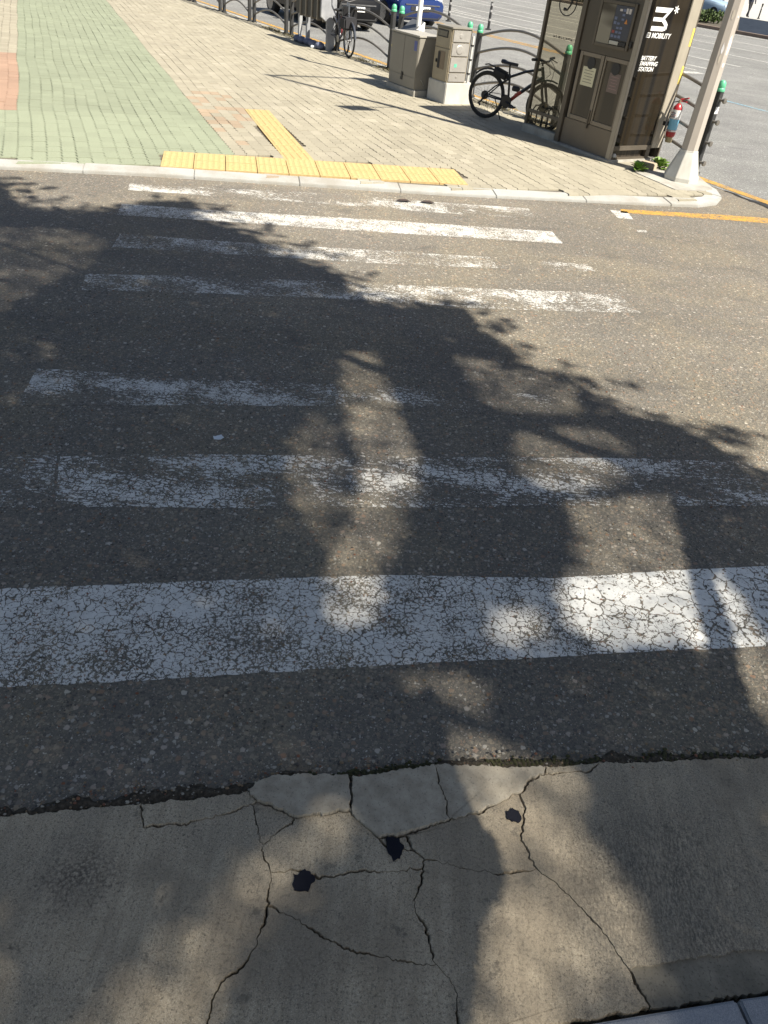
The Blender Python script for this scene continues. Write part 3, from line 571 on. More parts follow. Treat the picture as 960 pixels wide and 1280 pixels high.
# gutter dirt and grit
up, dn = GUTTER['up'], GUTTER['dn']
s = MB(); m = len(up)
def dense(L, f):
    Q = []
    for i in range(len(L) - 1):
        for j in range(14):
            t = j / 14; x = L[i][0] + (L[i + 1][0] - L[i][0]) * t; y = L[i][1] + (L[i + 1][1] - L[i][1]) * t
            Q.append((x, y + f * (mnoise.noise((x * 9, y * 9, 4)) * .03 + mnoise.noise((x * 40, y * 40, 4)) * .018)))
    return Q + [tuple(L[-1])]
U = dense(up, 1.0); Dn = dense(dn, .15); m = len(U)
mid = [((U[i][0] + Dn[i][0]) / 2, (U[i][1] + Dn[i][1]) / 2) for i in range(m)]
s.add([(*q, .001) for q in U] + [(*q, .009 + .006 * abs(mnoise.noise((q[0] * 30, q[1] * 30, 1)))) for q in mid] + [(q[0], q[1] - .012, .003) for q in Dn], [(i, i + 1, i + 1 + m, i + m) for i in range(m - 1)] + [(i + m, i + 1 + m, i + 1 + 2 * m, i + 2 * m) for i in range(m - 1)])
tag(s.build('gutter_dirt', M_dirt, recalc=True), kind='stuff')
def pebble(b, x, y, z, r, rr, mi=0):
    q = []
    for zz, k in ((-.35, .75), (.25, 1.0), (.7, .55)):
        for j in range(6):
            a = j * math.pi / 3 + zz; q.append((x + math.cos(a) * r * k * rr.uniform(.7, 1.25), y + math.sin(a) * r * k * rr.uniform(.7, 1.25) * .8, z + zz * r))
    b.add(q, [(5, 4, 3, 2, 1, 0), (12, 13, 14, 15, 16, 17)] + [(i + l * 6, (i + 1) % 6 + l * 6, (i + 1) % 6 + l * 6 + 6, i + l * 6 + 6) for l in (0, 1) for i in range(6)], mi)
M_st = [mat_simple('pale grit', (.30, .28, .24), .85, scale=60), mat_simple('dark grit', (.07, .065, .06), .85, scale=60), mat_simple('tan grit', (.22, .16, .10), .85, scale=60), mat_simple('reddish grit', (.20, .09, .055), .85, scale=60)]
s = MB(); rr = random.Random(21)
for i in range(800):
    j = rr.randrange(m - 1); t = rr.random(); f = rr.gauss(.45, .35)
    x = U[j][0] + (Dn[j][0] - U[j][0]) * f + rr.uniform(-.02, .02); y = U[j][1] + (Dn[j][1] - U[j][1]) * f + rr.uniform(-.03, .05)
    pebble(s, x, y, .008, rr.choice((.002, .003, .003, .004, .006)) * rr.uniform(.7, 1.3), rr, rr.choice((0, 0, 1, 2, 2, 3)))
# stones showing in the worn asphalt surface and loose on it
for i in range(7000):
    y = rr.uniform(1.0, 5.2); x = rr.uniform(-.25 - .62 * y, .25 + .62 * y)
    if y < 1.62 + .23 * x + (.0 if x > -.3 else -.0) : continue
    pebble(s, x, y, .0015, rr.choice((.002, .003, .003, .004, .005)) * rr.uniform(.7, 1.3), rr, rr.choice((0, 1, 1, 2, 2, 2, 3, 1)))
tag(s.build('grit', M_st, recalc=False), kind='stuff')
# moss in the gutter
n = NT('moss'); M_moss = n.out(n.ramp(n.noise(90, 4, .6), [(.3, (.018, .02, .008)), (.7, (.06, .058, .022))]), .95)
s = MB()
for i in range(650):
    t = rr.random(); j = int((.50 + .5 * t) * (m - 2)); f = rr.gauss(.45, .22); x = U[j][0] + (Dn[j][0] - U[j][0]) * f; y = U[j][1] + (Dn[j][1] - U[j][1]) * f
    if mnoise.noise((x * 5, y * 5, 9)) < -.15: continue
    pebble(s, x, y, .007, rr.uniform(.004, .009), rr)
tag(s.build('moss', M_moss, recalc=False), kind='stuff')
# flattened scrap of white paper on the asphalt, two dry leaves on the far asphalt
s = MB(); Q = [];
for i in range(len(PAPER)): Q += jag(tuple(PAPER[i]), tuple(PAPER[(i + 1) % len(PAPER)]))
tag(s.prism(Q, .003, .006).build('paper_scrap', mat_simple('white paper', (.62, .66, .70), .7)), 'small flattened white paper scrap on the shaded asphalt', 'litter')
for x, y, a, lb in ((-.19, 8.17, .3, 'left dark dry leaf on the asphalt below the far kerb'), (.06, 8.22, .1, 'right dark dry leaf on the asphalt below the far kerb')):
    s = MB(); Q = [(-.085, 0), (-.04, .03), (.02, .034), (.085, 0), (.03, -.03), (-.05, -.026)]
    s.add([(p[0], p[1], .006 + .012 * (p[1] / .03) ** 2) for p in Q], [tuple(range(6))]); o = s.build('dry_leaf', mat_simple('brown leaf', (.05, .035, .03), .8)); o.location = (x, y, .002); o.rotation_euler = (0, 0, a)
    tag(o, lb, 'leaf', 'dry leaves on the asphalt')
# ------------------------------------------------------------------ battery kiosk
def place(x, y, z=.05): return (x, y, z)
M_br = mat_simple('bronze grey metal', (.115, .098, .078), .5, .35, .12, 5, 0.0)
M_brl = mat_simple('light bronze metal', (.30, .27, .225), .5, .2, .12, 5)
M_blk = mat_simple('black metal', (.018, .018, .02), .45, .2, .2, 12)
M_blk2 = mat_simple('black plastic', (.022, .022, .024), .6, 0, .2, 12)
n = NT('dark glass'); M_dg = n.out((.020, .018, .016), .08, spec=.7)
n = NT('brown film'); tc = n.t.nodes.new('ShaderNodeTexCoord').outputs['Object']
M_film = n.out(n.ramp(n.noise(1.0, 2, .5, v=n.xf(tc, (3, 11, .15)), dim='3D'), [(.42, (.020, .017, .014)), (.5, (.065, .052, .038)), (.58, (.028, .023, .019))]), .3, spec=.5)
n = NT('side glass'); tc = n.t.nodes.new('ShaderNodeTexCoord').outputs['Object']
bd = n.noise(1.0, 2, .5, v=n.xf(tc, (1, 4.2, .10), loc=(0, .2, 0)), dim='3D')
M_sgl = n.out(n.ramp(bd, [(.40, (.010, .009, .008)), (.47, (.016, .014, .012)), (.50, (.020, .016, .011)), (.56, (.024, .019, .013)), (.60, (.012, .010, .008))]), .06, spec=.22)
M_wh = mat_simple('white vinyl', (.78, .78, .78), .5, var=.03)
n = NT('clear glass'); n.t.nodes.remove(n.b); gl = n.t.nodes.new('ShaderNodeBsdfGlossy'); gl.inputs['Roughness'].default_value = .03; tr = n.t.nodes.new('ShaderNodeBsdfTransparent'); tr.inputs['Color'].default_value = (.76, .74, .67, 1)
mx = n.t.nodes.new('ShaderNodeMixShader')
dfz = n.t.nodes.new('ShaderNodeBsdfDiffuse'); dfz.inputs['Color'].default_value = (.30, .27, .21, 1); mx2 = n.t.nodes.new('ShaderNodeMixShader'); mx2.inputs[0].default_value = .03
n.t.links.new(tr.outputs[0], mx2.inputs[1]); n.t.links.new(dfz.outputs[0], mx2.inputs[2])
mx.inputs[0].default_value = .02; n.t.links.new(mx2.outputs[0], mx.inputs[1]); n.t.links.new(gl.outputs[0], mx.inputs[2])
n.t.links.new(mx.outputs[0], [x for x in n.t.nodes if x.type == 'OUTPUT_MATERIAL'][0].inputs[0]); M_glass = n.m
M_con = mat_simple('cast concrete', (.36, .345, .31), .9, var=.15, scale=7, bump=.3, dirt=(.2, .185, .16))
kio = empty('battery_kiosk', (2.42, 11.10, .05), RZ, 'bronze grey battery swapping kiosk with dark glass side, glass wing, by the light pole', 'kiosk')
D = .97
MB().box(-1.12, .02, -.03, D + .01, -.06, .028).build('base_step', M_con, kio, bevel=.004)
MB().box(-1.86, -1.125, .0, .14, -.06, .11).build('wing_base', M_con, kio, bevel=.004)
H = 2.10
for x0, x1, y0, y1, z0, m in ((-.075, 0, 0, .05, .028, M_brl), (-1.12, -1.035, 0, .06, .028, M_br), (-1.86, -1.81, .03, .08, .11, M_br), (-.06, 0, D - .02, D + .006, .028, M_br), (-1.12, -1.06, D - .06, D, .028, M_br)):
    MB().box(x0, x1, y0, y1, z0, H).build('post', m, kio, bevel=.004)
MB().box(-.035, .004, .765, .952, .16, H - .004).build('column', mat_simple('tan panel', (.36, .325, .265), .55, .1, .08, 4, dirt=(.26, .235, .19)), kio, bevel=.006)
MB().box(-1.90, .05, -.08, D + .06, H, 2.2).build('roof', M_br, kio, bevel=.01)
MB().box(-1.805, -1.125, .045, .055, .115, 2.05).build('wing_glass', M_glass, kio)
MB().box(-1.81, -1.125, .04, .075, 2.05, H - .002).build('wing_rail', M_br, kio)
MB().box(-1.81, -1.125, .035, .075, .27, .31).build('wing_rail', M_br, kio)
MB().box(-1.05, -.06, D - .03, D - .004, .03, H - .003).build('back_panel', M_br, kio)
MB().box(-1.058, -1.035, .062, D - .062, .03, H - .003).build('left_panel', M_br, kio)
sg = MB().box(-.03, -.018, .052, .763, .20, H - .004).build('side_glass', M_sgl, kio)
sb = MB().box(-.34, -.06, .07, .75, .03, H - .01).build('inner_wall', M_film, kio)
MB().box(-.05, .0, .052, .763, .14, .198).build('side_rail', M_br, kio, bevel=.003)
MB().box(-.05, -.002, .052, .763, .028, .052).build('side_sill', M_br, kio)
MB().box(-.05, -.002, .69, .763, .053, .139).build('sill_block', M_br, kio)
MB().lathe([(.0, 0), (.03, .002), (.035, .02), (.02, .045), (0, .05)], (-.02, .105, .055), 12).build('vent_knob', mat_simple('grey plastic', (.45, .45, .43), .5), kio, smooth=True)
# front face
MB().box(-1.03, -.08, .03, .06, .03, .355).build('kick_panel', mat_simple('bronze kick panel', (.155, .132, .105), .5, .3, .1, 4), kio, bevel=.004)
MB().box(-1.03, -.08, .05, .09, .36, 1.2).build('door_backing', M_blk, kio)
fm = M_br
for x0, x1, notice in ((-.985, -.53, True), (-.515, -.085, False)):
    b = MB(); z0, z1 = .362, 1.165; fw = .055 if notice else .03
    b.box(x0, x0 + fw, .022, .06, z0, z1); b.box(x1 - fw, x1, .022, .06, z0, z1); b.box(x0 + fw, x1 - fw, .022, .06, z0, z0 + .05); b.box(x0 + fw, x1 - fw, .022, .06, z1 - .045, z1)
    d = b.build('door', mat_simple('door frame bronze', (.21, .18, .145), .5, .3, .1, 4), kio, bevel=.003)
    MB().box(x0 + fw + .002, x1 - fw - .002, .036, .044, z0 + .052, z1 - .047).build('window', n_film2 if False else M_film, d)
    cx = (x0 + x1) / 2
    MB().lathe([(.07, -.004), (.074, .0), (.05, .002)], (cx, .033, 1.05), 18, 'y').build('speaker_disc', M_blk2, d)
    pm = mat_simple('cream notice' if notice else 'pink grey notice', (.62, .59, .43) if notice else (.17, .13, .115), .7, var=.04)
    px0, px1 = (cx - .125, cx + .115) if notice else (cx - .08, cx + .12)
    pp = MB().box(px0, px1, .0, .0015, 0, .22).build('notice', pm, d); pp.location = (0, .0325, .78)
    tl = MB()
    for k in range(5): tl.box(px0 + .03 + .01 * (k % 3), px1 - .03 - .02 * (k % 2), -.001, -.0002, .04 + .034 * k, .047 + .034 * k)
    t = tl.build('notice_print', mat_simple('ink grey', (.22, .2, .16) if notice else (.3, .2, .2), .8), d); t.location = (0, .0325, .78)
    if notice: MB().box(x1 - .045, x1 - .02, .008, .022, .30, .52).build('latch', M_br, d, bevel=.003)
MB().box(-1.03, -.08, .02, .085, 1.17, H - .003).build('machine_panel', mat_simple('machine bronze', (.085, .073, .058), .5, .3, .1, 4), kio, bevel=.004)
b = MB(); b.box(-.80, -.76, -.0, .02, 1.26, 1.76); b.box(-.205, -.165, 0, .02, 1.26, 1.76); b.box(-.758, -.207, 0, .02, 1.26, 1.295); b.box(-.758, -.207, 0, .02, 1.725, 1.76)
b.build('screen_frame', M_br, kio, bevel=.003)
n = NT('mirror screen'); tc = n.t.nodes.new('ShaderNodeTexCoord').outputs['Object']
M_scr = n.out(n.ramp(n.xf(tc, (0, 0, 1)) if False else n.noise(3.2, 1, .5, v=n.xf(tc, (.2, .2, 1), loc=(0, 0, .4)), dim='3D'), [(.45, (.05, .045, .035)), (.55, (.25, .235, .19))]), .12, spec=.6)
MB().box(-.755, -.52, .008, .019, 1.297, 1.72).build('screen', M_scr, kio)
kp = MB().box(-.515, -.21, .006, .019, 1.36, 1.72).build('instruction_board', mat_simple('board navy', (.05, .055, .075), .5), kio)
pt = [mat_simple('print blue', (.14, .17, .27), .6), mat_simple('print white', (.55, .52, .5), .6), mat_simple('print orange', (.6, .24, .05), .6), mat_simple('print red', (.30, .07, .06), .6)]
b = MB(); rr = random.Random(5)
for r_ in range(7):
    for c_ in range(3):
        if rr.random() < .85: b.box(-.50 + c_ * .06, -.455 + c_ * .06, .003, .0055, 1.38 + r_ * .047, 1.40 + r_ * .047 + rr.uniform(0, .012), rr.choice((0, 0, 0, 3, 1 if r_ > 5 else 0)))
b.box(-.33, -.295, .003, .0055, 1.645, 1.70, 1); b.box(-.285, -.245, .003, .0055, 1.645, 1.70, 1); b.add([(-.32, .004, 1.54), (-.27, .004, 1.54), (-.295, .004, 1.59)], [(0, 1, 2)], 2)
tag(b.build('board_print', pt, kio), kind='stuff')
MB().box(-.50, -.34, -.004, .018, 1.305, 1.345).build('card_slot', mat_simple('slot silver', (.42, .42, .40), .4, .5), kio, bevel=.002)
MB().box(-.325, -.215, -.004, .018, 1.305, 1.345).build('coin_slot', M_blk2, kio, bevel=.002)
MB().box(-.155, -.115, .004, .02, 1.30, 1.37).build('lock', M_blk2, kio, bevel=.003)
# lettering on the side glass (local y runs right, z up)
LM = Matrix(((0, 0, 1, 0), (1, 0, 0, 0), (0, 1, 0, 0), (0, 0, 0, 1)))
def lt(body, y, z, size, bold, shear, nm, sp=1.0):
    text_mesh(nm, body, size, M_wh, kio, Matrix.Translation((-.0165, y, z)) @ LM, .0008, bold, shear, space=sp)
lt('E3 MOBILITY', .112, 1.437, .078, .0012, .12, 'lettering')
lt('BATTERY\nSWAPPING\nSTATION', .125, 1.196, .066, .0014, .22, 'lettering', .92)
b = MB()
def poly_yz(P): b.prism([(y, z) for y, z in P], -.0008, .0008, M=Matrix.Translation((-.0165, 0, 0)) @ LM)
poly_yz([(.165, 1.705), (.36, 1.705), (.36, 1.757), (.165, 1.757)])
poly_yz([(.363, 1.705), (.385, 1.705), (.33, 1.655), (.325, 1.648), (.325, 1.612), (.375, 1.650), (.475, 1.757), (.363, 1.757)])
poly_yz([(.165, 1.612), (.322, 1.612), (.322, 1.652), (.165, 1.652)])
poly_yz([(.328, 1.612), (.385, 1.575), (.385, 1.562), (.44, 1.530), (.442, 1.585), (.42, 1.605), (.372, 1.638)])
poly_yz([(.165, 1.512), (.38, 1.512), (.43, 1.526), (.378, 1.560), (.165, 1.560)])
for k in range(3):
    a = k * math.pi / 3 + .3; dx, dz = math.cos(a) * .043, math.sin(a) * .043; ox, oz = -math.sin(a) * .0065, math.cos(a) * .0065
    poly_yz([(.535 - dx - ox, 1.745 - dz - oz), (.535 + dx - ox, 1.745 + dz - oz), (.535 + dx + ox, 1.745 + dz + oz), (.535 - dx + ox, 1.745 - dz + oz)])
b.build('logo', M_wh, kio)
for z0, z1 in ((1.37, 1.57), (.94, 1.15)):
    MB().box(.0045, .007, .915, .951, z0, z1).build('reflective_strip', mat_simple('yellow strip', (.68, .53, .12), .5, var=.05), kio)
# handset symbol and faded print on the wing glass
b = MB()
ring = [(-1.44 + .165 * math.cos(a), .0415, 1.645 + .14 * math.sin(a)) for a in [i * math.pi / 16 for i in range(32)]]
b.tube(ring, .0075, 6, closed=True)
b.tube([(-1.49, .0415, 1.575), (-1.43, .0415, 1.57), (-1.385, .0415, 1.625), (-1.36, .0415, 1.70)], [.022, .012, .012, .022], 6)
b.build('handset_symbol', M_blk2, kio)
b = MB(); rr = random.Random(8)
for k in range(8):
    x = -1.60 + k * .05; b.box(x, x + .012, .0425, .0435, 1.235, 1.268); b.box(x + .013, x + .036, .0425, .0435, 1.235 + rr.choice((0, .012, .024)), 1.243 + rr.choice((.0, .012, .024)))
b.build('faded_print', mat_simple('faded print', (.16, .14, .11), .7), kio)

# ---- fire extinguisher hanging on the kiosk corner
ex = empty('fire_extinguisher', (2.42 + .578 * .17 + .816 * .87, 11.10 - .816 * .17 + .578 * .87, .05), RZ, 'red fire extinguisher with blue and white label hung on the kiosk corner', 'extinguisher')
M_red = mat_simple('red paint', (.33, .022, .028), .35, var=.1)
MB().lathe([(.0, .34), (.052, .342), (.062, .36), (.064, .40), (.064, .66), (.058, .70), (.03, .735), (.02, .745), (.0, .745)], (0, 0, 0), 20).build('cylinder', M_red, ex, smooth=True)
lb = MB(); lb.lathe([(.0648, .43), (.0648, .56)], (0, 0, 0), 20, mi=0); lb.f = lb.f[:-2]; lb.mi = lb.mi[:-2]
k0 = len(lb.f); lb.lathe([(.0646, .562), (.0646, .672)], (0, 0, 0), 20, mi=1); lb.f = lb.f[:-2]; lb.mi = lb.mi[:-2]
lb.lathe([(.0646, .408), (.0646, .428)], (0, 0, 0), 20, mi=1); lb.f = lb.f[:-2]; lb.mi = lb.mi[:-2]
lab = lb.build('label', [mat_simple('label blue', (.17, .42, .60), .45, var=.06), mat_simple('label white', (.68, .68, .68), .45, var=.05)], ex)
b = MB(); rr = random.Random(2)
for z in (.58, .60, .625, .412):
    for k in range(7):
        a = -math.pi * .75 + k * .22 + .03; p0 = .0655
        b.box(p0, p0 + .0008, -.004, .004, z, z + rr.uniform(.008, .018), rr.choice((0, 1)), M=rotz(a))
LPR = b.build('label_print', [mat_simple('print dark red', (.35, .04, .05), .5), mat_simple('print dark blue', (.03, .04, .10), .5)], ex)
tag(LPR, kind='stuff')
MB().lathe([(.0, .745), (.018, .746), (.018, .785), (.0, .786)], (0, 0, 0), 10).build('valve', mat_simple('brass', (.5, .44, .32), .35, .8), ex, smooth=True)
MB().tube([(0, 0, .79), (.03, .03, .80), (.06, .09, .815)], .009, 6).tube([(0, 0, .775), (.03, .03, .772), (.055, .08, .765)], .008, 6).build('handle', M_red, ex)
MB().tube([(-.02, -.01, .765), (-.05, -.06, .75), (-.055, -.085, .66), (-.05, -.085, .5), (-.045, -.082, .40)], .009, 8).build('hose', M_blk2, ex, smooth=True)
MB().lathe([(.0, .27), (.042, .272), (.046, .29), (.046, .338), (.0, .339)], (0, 0, 0), 14).build('bottom_bracket', mat_simple('old brass band', (.34, .29, .18), .5, .4), ex)
MB().box(-.075, -.03, -.12, .02, .47, .52).build('wall_bracket', M_blk, ex)

# ---- steel light pole with arm
M_pole = mat_simple('grey beige pole paint', (.40, .365, .33), .55, .1, .07, 3, 0.0, dirt=(.29, .24, .20))
M_pb = mat_simple('pale grey pole foot', (.50, .50, .47), .6, .1, .1, 6, dirt=(.36, .34, .3))
pole = empty('light_pole', (3.27, 10.57, .05), RZ + R(22.5), 'tall grey octagonal steel light pole with flared foot at the corner', 'light pole')
MB().lathe([(.225, 0), (.225, .055), (.118, .345), (.118, .36)], (0, 0, 0), 8).build('pole_foot', M_pb, pole, bevel=.004)
MB().lathe([(.106, .30), (.084, 2.6), (.045, 8.9), (.04, 9.0)], (0, 0, 0), 8).build('shaft', M_pole, pole)
def loc(az): return Vector((math.sin(R(az)), math.cos(R(az)), 0))
inv = rotz(-(RZ + R(22.5)))
va = inv @ loc(65); vs_ = inv @ loc(-121)
MB().tube([(0, 0, 8.9), (*(va * .7).xy, 9.0), (*(va * 1.7).xy, 9.05)], [.05, .04, .035], 8).build('arm', M_pole, pole)
h = MB(); q = va * 1.95; h.box(-.30, .30, -.08, .08, 9.0, 9.1, M=Matrix.Translation((q.x, q.y, 0)) @ rotz(math.atan2(va.y, va.x))); h.build('lamp_head', mat_simple('lamp grey', (.3, .3, .3), .5), pole, bevel=.01)
MB().tube([(0, 0, 5.5), (*(vs_ * .62).xy, 5.5)], .018, 6).build('sign_arm', M_pole, pole)
h = MB(); h.box(.55, 1.0, -.01, .01, 5.2, 5.62, M=rotz(math.atan2(vs_.y, vs_.x))); h.build('sign_plate', mat_simple('sign back', (.45, .46, .47), .5, .4), pole)
b = MB(); rr = random.Random(12)
def facet_patch(b, ang, zc, w_, h_, r, mi=0, ph=0.0):
    # torn paper stuck flat to one face of the shaft
    P = []
    for k in range(11):
        a = 2 * math.pi * k / 11; P.append((w_ * math.cos(a) * rr.uniform(.6, 1.15), zc + h_ * math.sin(a) * rr.uniform(.6, 1.15)))
    M = rotz(ang); M2 = Matrix.Translation((0, 0, 0)) @ M @ Matrix(((0, 0, 1, 0), (1, 0, 0, 0), (0, 1, 0, 0), (0, 0, 0, 1)))
    b.prism(P, r, r + .002, mi, M=M2)
rad = lambda z: (.106 + (.084 - .106) * (z - .3) / 2.3) * math.cos(R(22.5)) + .001
va_face = [k * math.pi / 4 + math.pi / 8 for k in range(8)]
facing = inv @ Vector((-3.27, -10.57, 0)); fa = math.atan2(facing.y, facing.x)
fs_ = sorted(va_face, key=lambda a: -math.cos(a - fa)); f0 = fs_[0]; rightf = min(fs_[1:3], key=lambda a: (inv.inverted() @ Vector((math.cos(a), math.sin(a), 0))).dot(Vector((-1, 0, 0))))
mtp = [mat_simple('torn white paper', (.66, .66, .68), .8, var=.08), mat_simple('paper residue', (.46, .42, .36), .8)]
for f_, z, w_, h_, mi in ((rightf, 1.50, .026, .10, 0), (f0, 1.46, .016, .06, 0), (rightf, 1.30, .022, .024, 0), (f0, 1.80, .02, .05, 1), (rightf, 1.78, .01, .012, 0), (f0, 1.36, .014, .05, 1)):
    b = MB(); facet_patch(b, f_, z, w_, h_, rad(z)); b.build('paper_residue' if mi else 'torn_paper', mtp[mi], pole)
slab = MB().prism([(2.70, 10.68), (3.06, 9.96), (3.46, 10.08), (3.62, 10.30), (3.60, 10.95), (3.0, 11.05)], -.02, .058)
tag(slab.build('pole_slab', M_con, bevel=.006), kind='structure')

# ---- kerbside fence: panels of two posts and four arched rails
M_fp = mat_simple('charcoal post', (.035, .036, .038), .5, .2, .2, 8, dirt=(.09, .085, .075))
M_fr = mat_simple('steel rail', (.20, .185, .165), .42, .55, .15, 8)
M_cap = mat_simple('mint green cap', (.10, .42, .24), .4, var=.1)
def fence_panel(t0, t1, label, first_bolts=False):
    root = empty('fence_panel', fp(0, t0, .05), math.atan2(FD.y, FD.x), label, 'fence panel', 'arched railing panels along the kerb')
    Ln = t1 - t0
    for x in (0, Ln):
        b = MB(); b.box(-.042, .042, -.038, .038, -.05, .97); b.box(-.06, .06, -.056, .056, -.04, .02)
        p = b.build('post', M_fp, root, bevel=.006); p.location.x = x
        MB().lathe([(.052, .97), (.056, .985), (.052, 1.005), (.046, 1.012), (.05, 1.03), (.046, 1.065), (.03, 1.09), (.0, 1.097)], (0, 0, 0), 12).build('cap', M_cap, p, smooth=True)
        if x == 0 and first_bolts:
            for z in (.88, .63, .38, .14):
                MB().lathe([(.0, -.13), (.03, -.128), (.034, -.115), (.03, -.10), (.016, -.098), (.016, -.042), (0, -.041)], (0, 0, z), 12, 'x').build('rail_clamp', M_fr, p, smooth=True)
            MB().box(-.0445, -.042, -.03, .03, .72, .80).build('sticker', M_wh, p)
    for z in (.95, .70, .45, .20):
        pts = [(.03 + (Ln - .06) * i / 14, 0, z - .02 + .19 * math.sin(math.pi * i / 14)) for i in range(15)]
        MB().tube(pts, .021, 8).build('rail', M_fr, root, smooth=True)
    return root
for t0, t1, lb in ((.12, 2.75, 'nearest arched railing panel running from the corner end post behind the kiosk'), (2.99, 5.24, 'arched railing panel behind the parked black bicycle'), (5.54, 7.77, 'arched railing panel behind the two grey utility cabinets'), (8.06, 10.3, 'arched railing panel in front of the black car'),
                   (10.55, 12.65, 'arched railing panel behind the grey bicycle stand'), (12.95, 14.9, 'arched railing panel just beyond the bicycle stand'), (15.2, 17.0, 'third railing panel from the far end of the railing'), (17.3, 19.4, 'second railing panel from the far end of the railing'), (19.7, 21.8, 'farthest arched railing panel at the top edge of the view')):
    fence_panel(t0, t1, lb, t0 < 1)
# ---- utility cabinet and meter box
M_cb = mat_simple('cabinet grey', (.235, .22, .19), .6, .1, .08, 4, dirt=(.17, .155, .13))
M_cbt = mat_simple('cabinet top', (.34, .325, .29), .6, .1, .08, 4)
cab = empty('utility_cabinet', (-.36, 14.52, .05), RZ, 'wide low grey utility cabinet with hinged doors beside the silver meter box', 'cabinet')
MB().box(-.89, .03, -.03, .52, -.06, .09).build('plinth', M_con, cab, bevel=.008)
MB().box(-.865, 0, 0, .49, .09, .855).build('body', M_cb, cab, bevel=.008)
MB().box(-.88, .015, -.015, .505, .856, .882).build('lid', M_cbt, cab, bevel=.006)
for x0, x1 in ((-.85, -.438), (-.432, -.015)):
    d = MB().box(x0, x1, -.008, -.0005, .275, .84).build('door', M_cb, cab, bevel=.003)
MB().box(-.85, -.015, -.007, -.0005, .10, .265).build('lower_panel', M_cb, cab, bevel=.003)
MB().box(-.45, -.40, -.018, -.0085, .19, .31).box(-.47, -.45, -.014, -.0085, .19, .23).box(-.40, -.385, -.014, -.0085, .26, .30).build('hasp', M_blk, cab, bevel=.002)
MB().box(-.13, -.045, -.0095, -.008, .66, .80).build('blue_sticker', mat_simple('blue sticker', (.10, .12, .32), .6), cab)
MB().box(-.84, -.83, -.0095, -.008, .62, .66).build('yellow_tag', mat_simple('yellow tag', (.5, .42, .12), .6), cab)
MB().tube([(.002, .10, .25), (.01, .14, .21), (.008, .17, .16)], .006, 5).build('side_handle', mat_simple('handle zinc', (.4, .4, .38), .4, .6), cab)
M_mt = mat_simple('meter beige', (.33, .285, .205), .55, .05, .08, 5, dirt=(.25, .21, .15))
M_sil = mat_simple('brushed silver', (.46, .44, .41), .42, .55, .07, 6)
met = empty('meter_box', (.16, 14.14, .05), RZ, 'tall beige and silver electricity meter box on a white concrete base', 'meter box')
MB().box(-.50, .03, -.02, .55, -.06, .31).build('concrete_base', mat_simple('pale cast concrete', (.47, .46, .43), .9, 0, .1, 6, .3, dirt=(.36, .34, .30)), met, bevel=.01)
MB().box(-.44, 0, .0, .37, .31, 1.06).build('body', M_mt, met, bevel=.005)
MB().box(-.455, .018, -.02, .385, 1.061, 1.085).build('cap', M_cb, met, bevel=.005)
u = MB().box(-.425, -.02, -.012, -.0005, .79, 1.05).build('upper_door', M_mt, met, bevel=.003)
MB().box(-.385, -.095, -.018, -.0125, .925, 1.03).build('window_frame', M_blk2, u, bevel=.004); MB().box(-.365, -.115, -.021, -.0185, .942, 1.013).build('window', mat_simple('dull meter window', (.13, .12, .10), .25), u)
l = MB().box(-.425, -.02, -.012, -.0005, .33, .775).build('lower_door', M_mt, met, bevel=.003)
MB().box(-.30, -.12, -.016, -.0125, .48, .735).build('window', mat_simple('brown meter window', (.17, .125, .085), .3), l); MB().box(-.31, -.245, -.0195, -.0165, .49, .72).build('dark_gap', M_blk2, l); MB().box(-.36, -.325, -.026, -.0125, .56, .61).build('handle', M_blk, l, bevel=.003)
for z0, z1 in ((.885, 1.05), (.69, .875), (.465, .68), (.325, .455)):
    MB().box(.0005, .012, .015, .355, z0, z1).build('silver_panel', M_sil, met, bevel=.006)
for z, r in ((.97, .035), (.78, .07), (.40, .02)): MB().lathe([(0, .012), (r, .0121), (r * .9, .018), (r * .7, .019), (0, .0191)], (0, .17, z), 16, 'x').build('embossed_disc', M_sil, met, smooth=True)
MB().box(.0122, .0135, .10, .15, .535, .585).build('green_sticker', mat_simple('green sticker', (.10, .45, .30), .6), met)
MB().tube([(.0, .42, .28), (.0, .42, .98)], .022, 8).build('conduit', mat_simple('pvc conduit', (.52, .52, .5), .6), met, smooth=True)
for z in (.45, .65, .85): MB().lathe([(0, -.012), (.027, -.011), (.027, .011), (0, .012)], (0, .42, z), 8, 'z').build('clip', M_blk, met)
# ---- white mast with a sloped control box
mast = empty('white_mast', (-.44, 15.72, .05), RZ, 'slim white mast with sloping dark topped control box behind the grey cabinet', 'mast')
M_wp = mat_simple('white mast paint', (.74, .74, .73), .5, var=.04)
MB().lathe([(.11, -.05), (.11, .02), (.045, .03), (.042, 3.4), (0, 3.41)], (0, 0, 0), 10).build('mast_tube', M_wp, mast, smooth=True)
Mx = Matrix(((0, 0, 1, -.33), (1, 0, 0, 0), (0, 1, 0, 0), (0, 0, 0, 1)))
b = MB(); b.prism([(-.16, .58), (.12, .58), (.12, .985), (.09, .985), (-.16, .80)], 0, .36, M=Mx); b.build('control_box', M_wp, mast, bevel=.005)
b = MB(); b.prism([(-.17, .797), (.085, .9875), (.08, .999), (-.178, .808)], -.012, .372, M=Mx); b.build('dark_top', mat_simple('slate top', (.10, .105, .115), .4), mast, bevel=.002)
MB().box(-.52, -.02, -.02, .02, 3.0, 3.36).build('sign_panel', M_wp, mast)

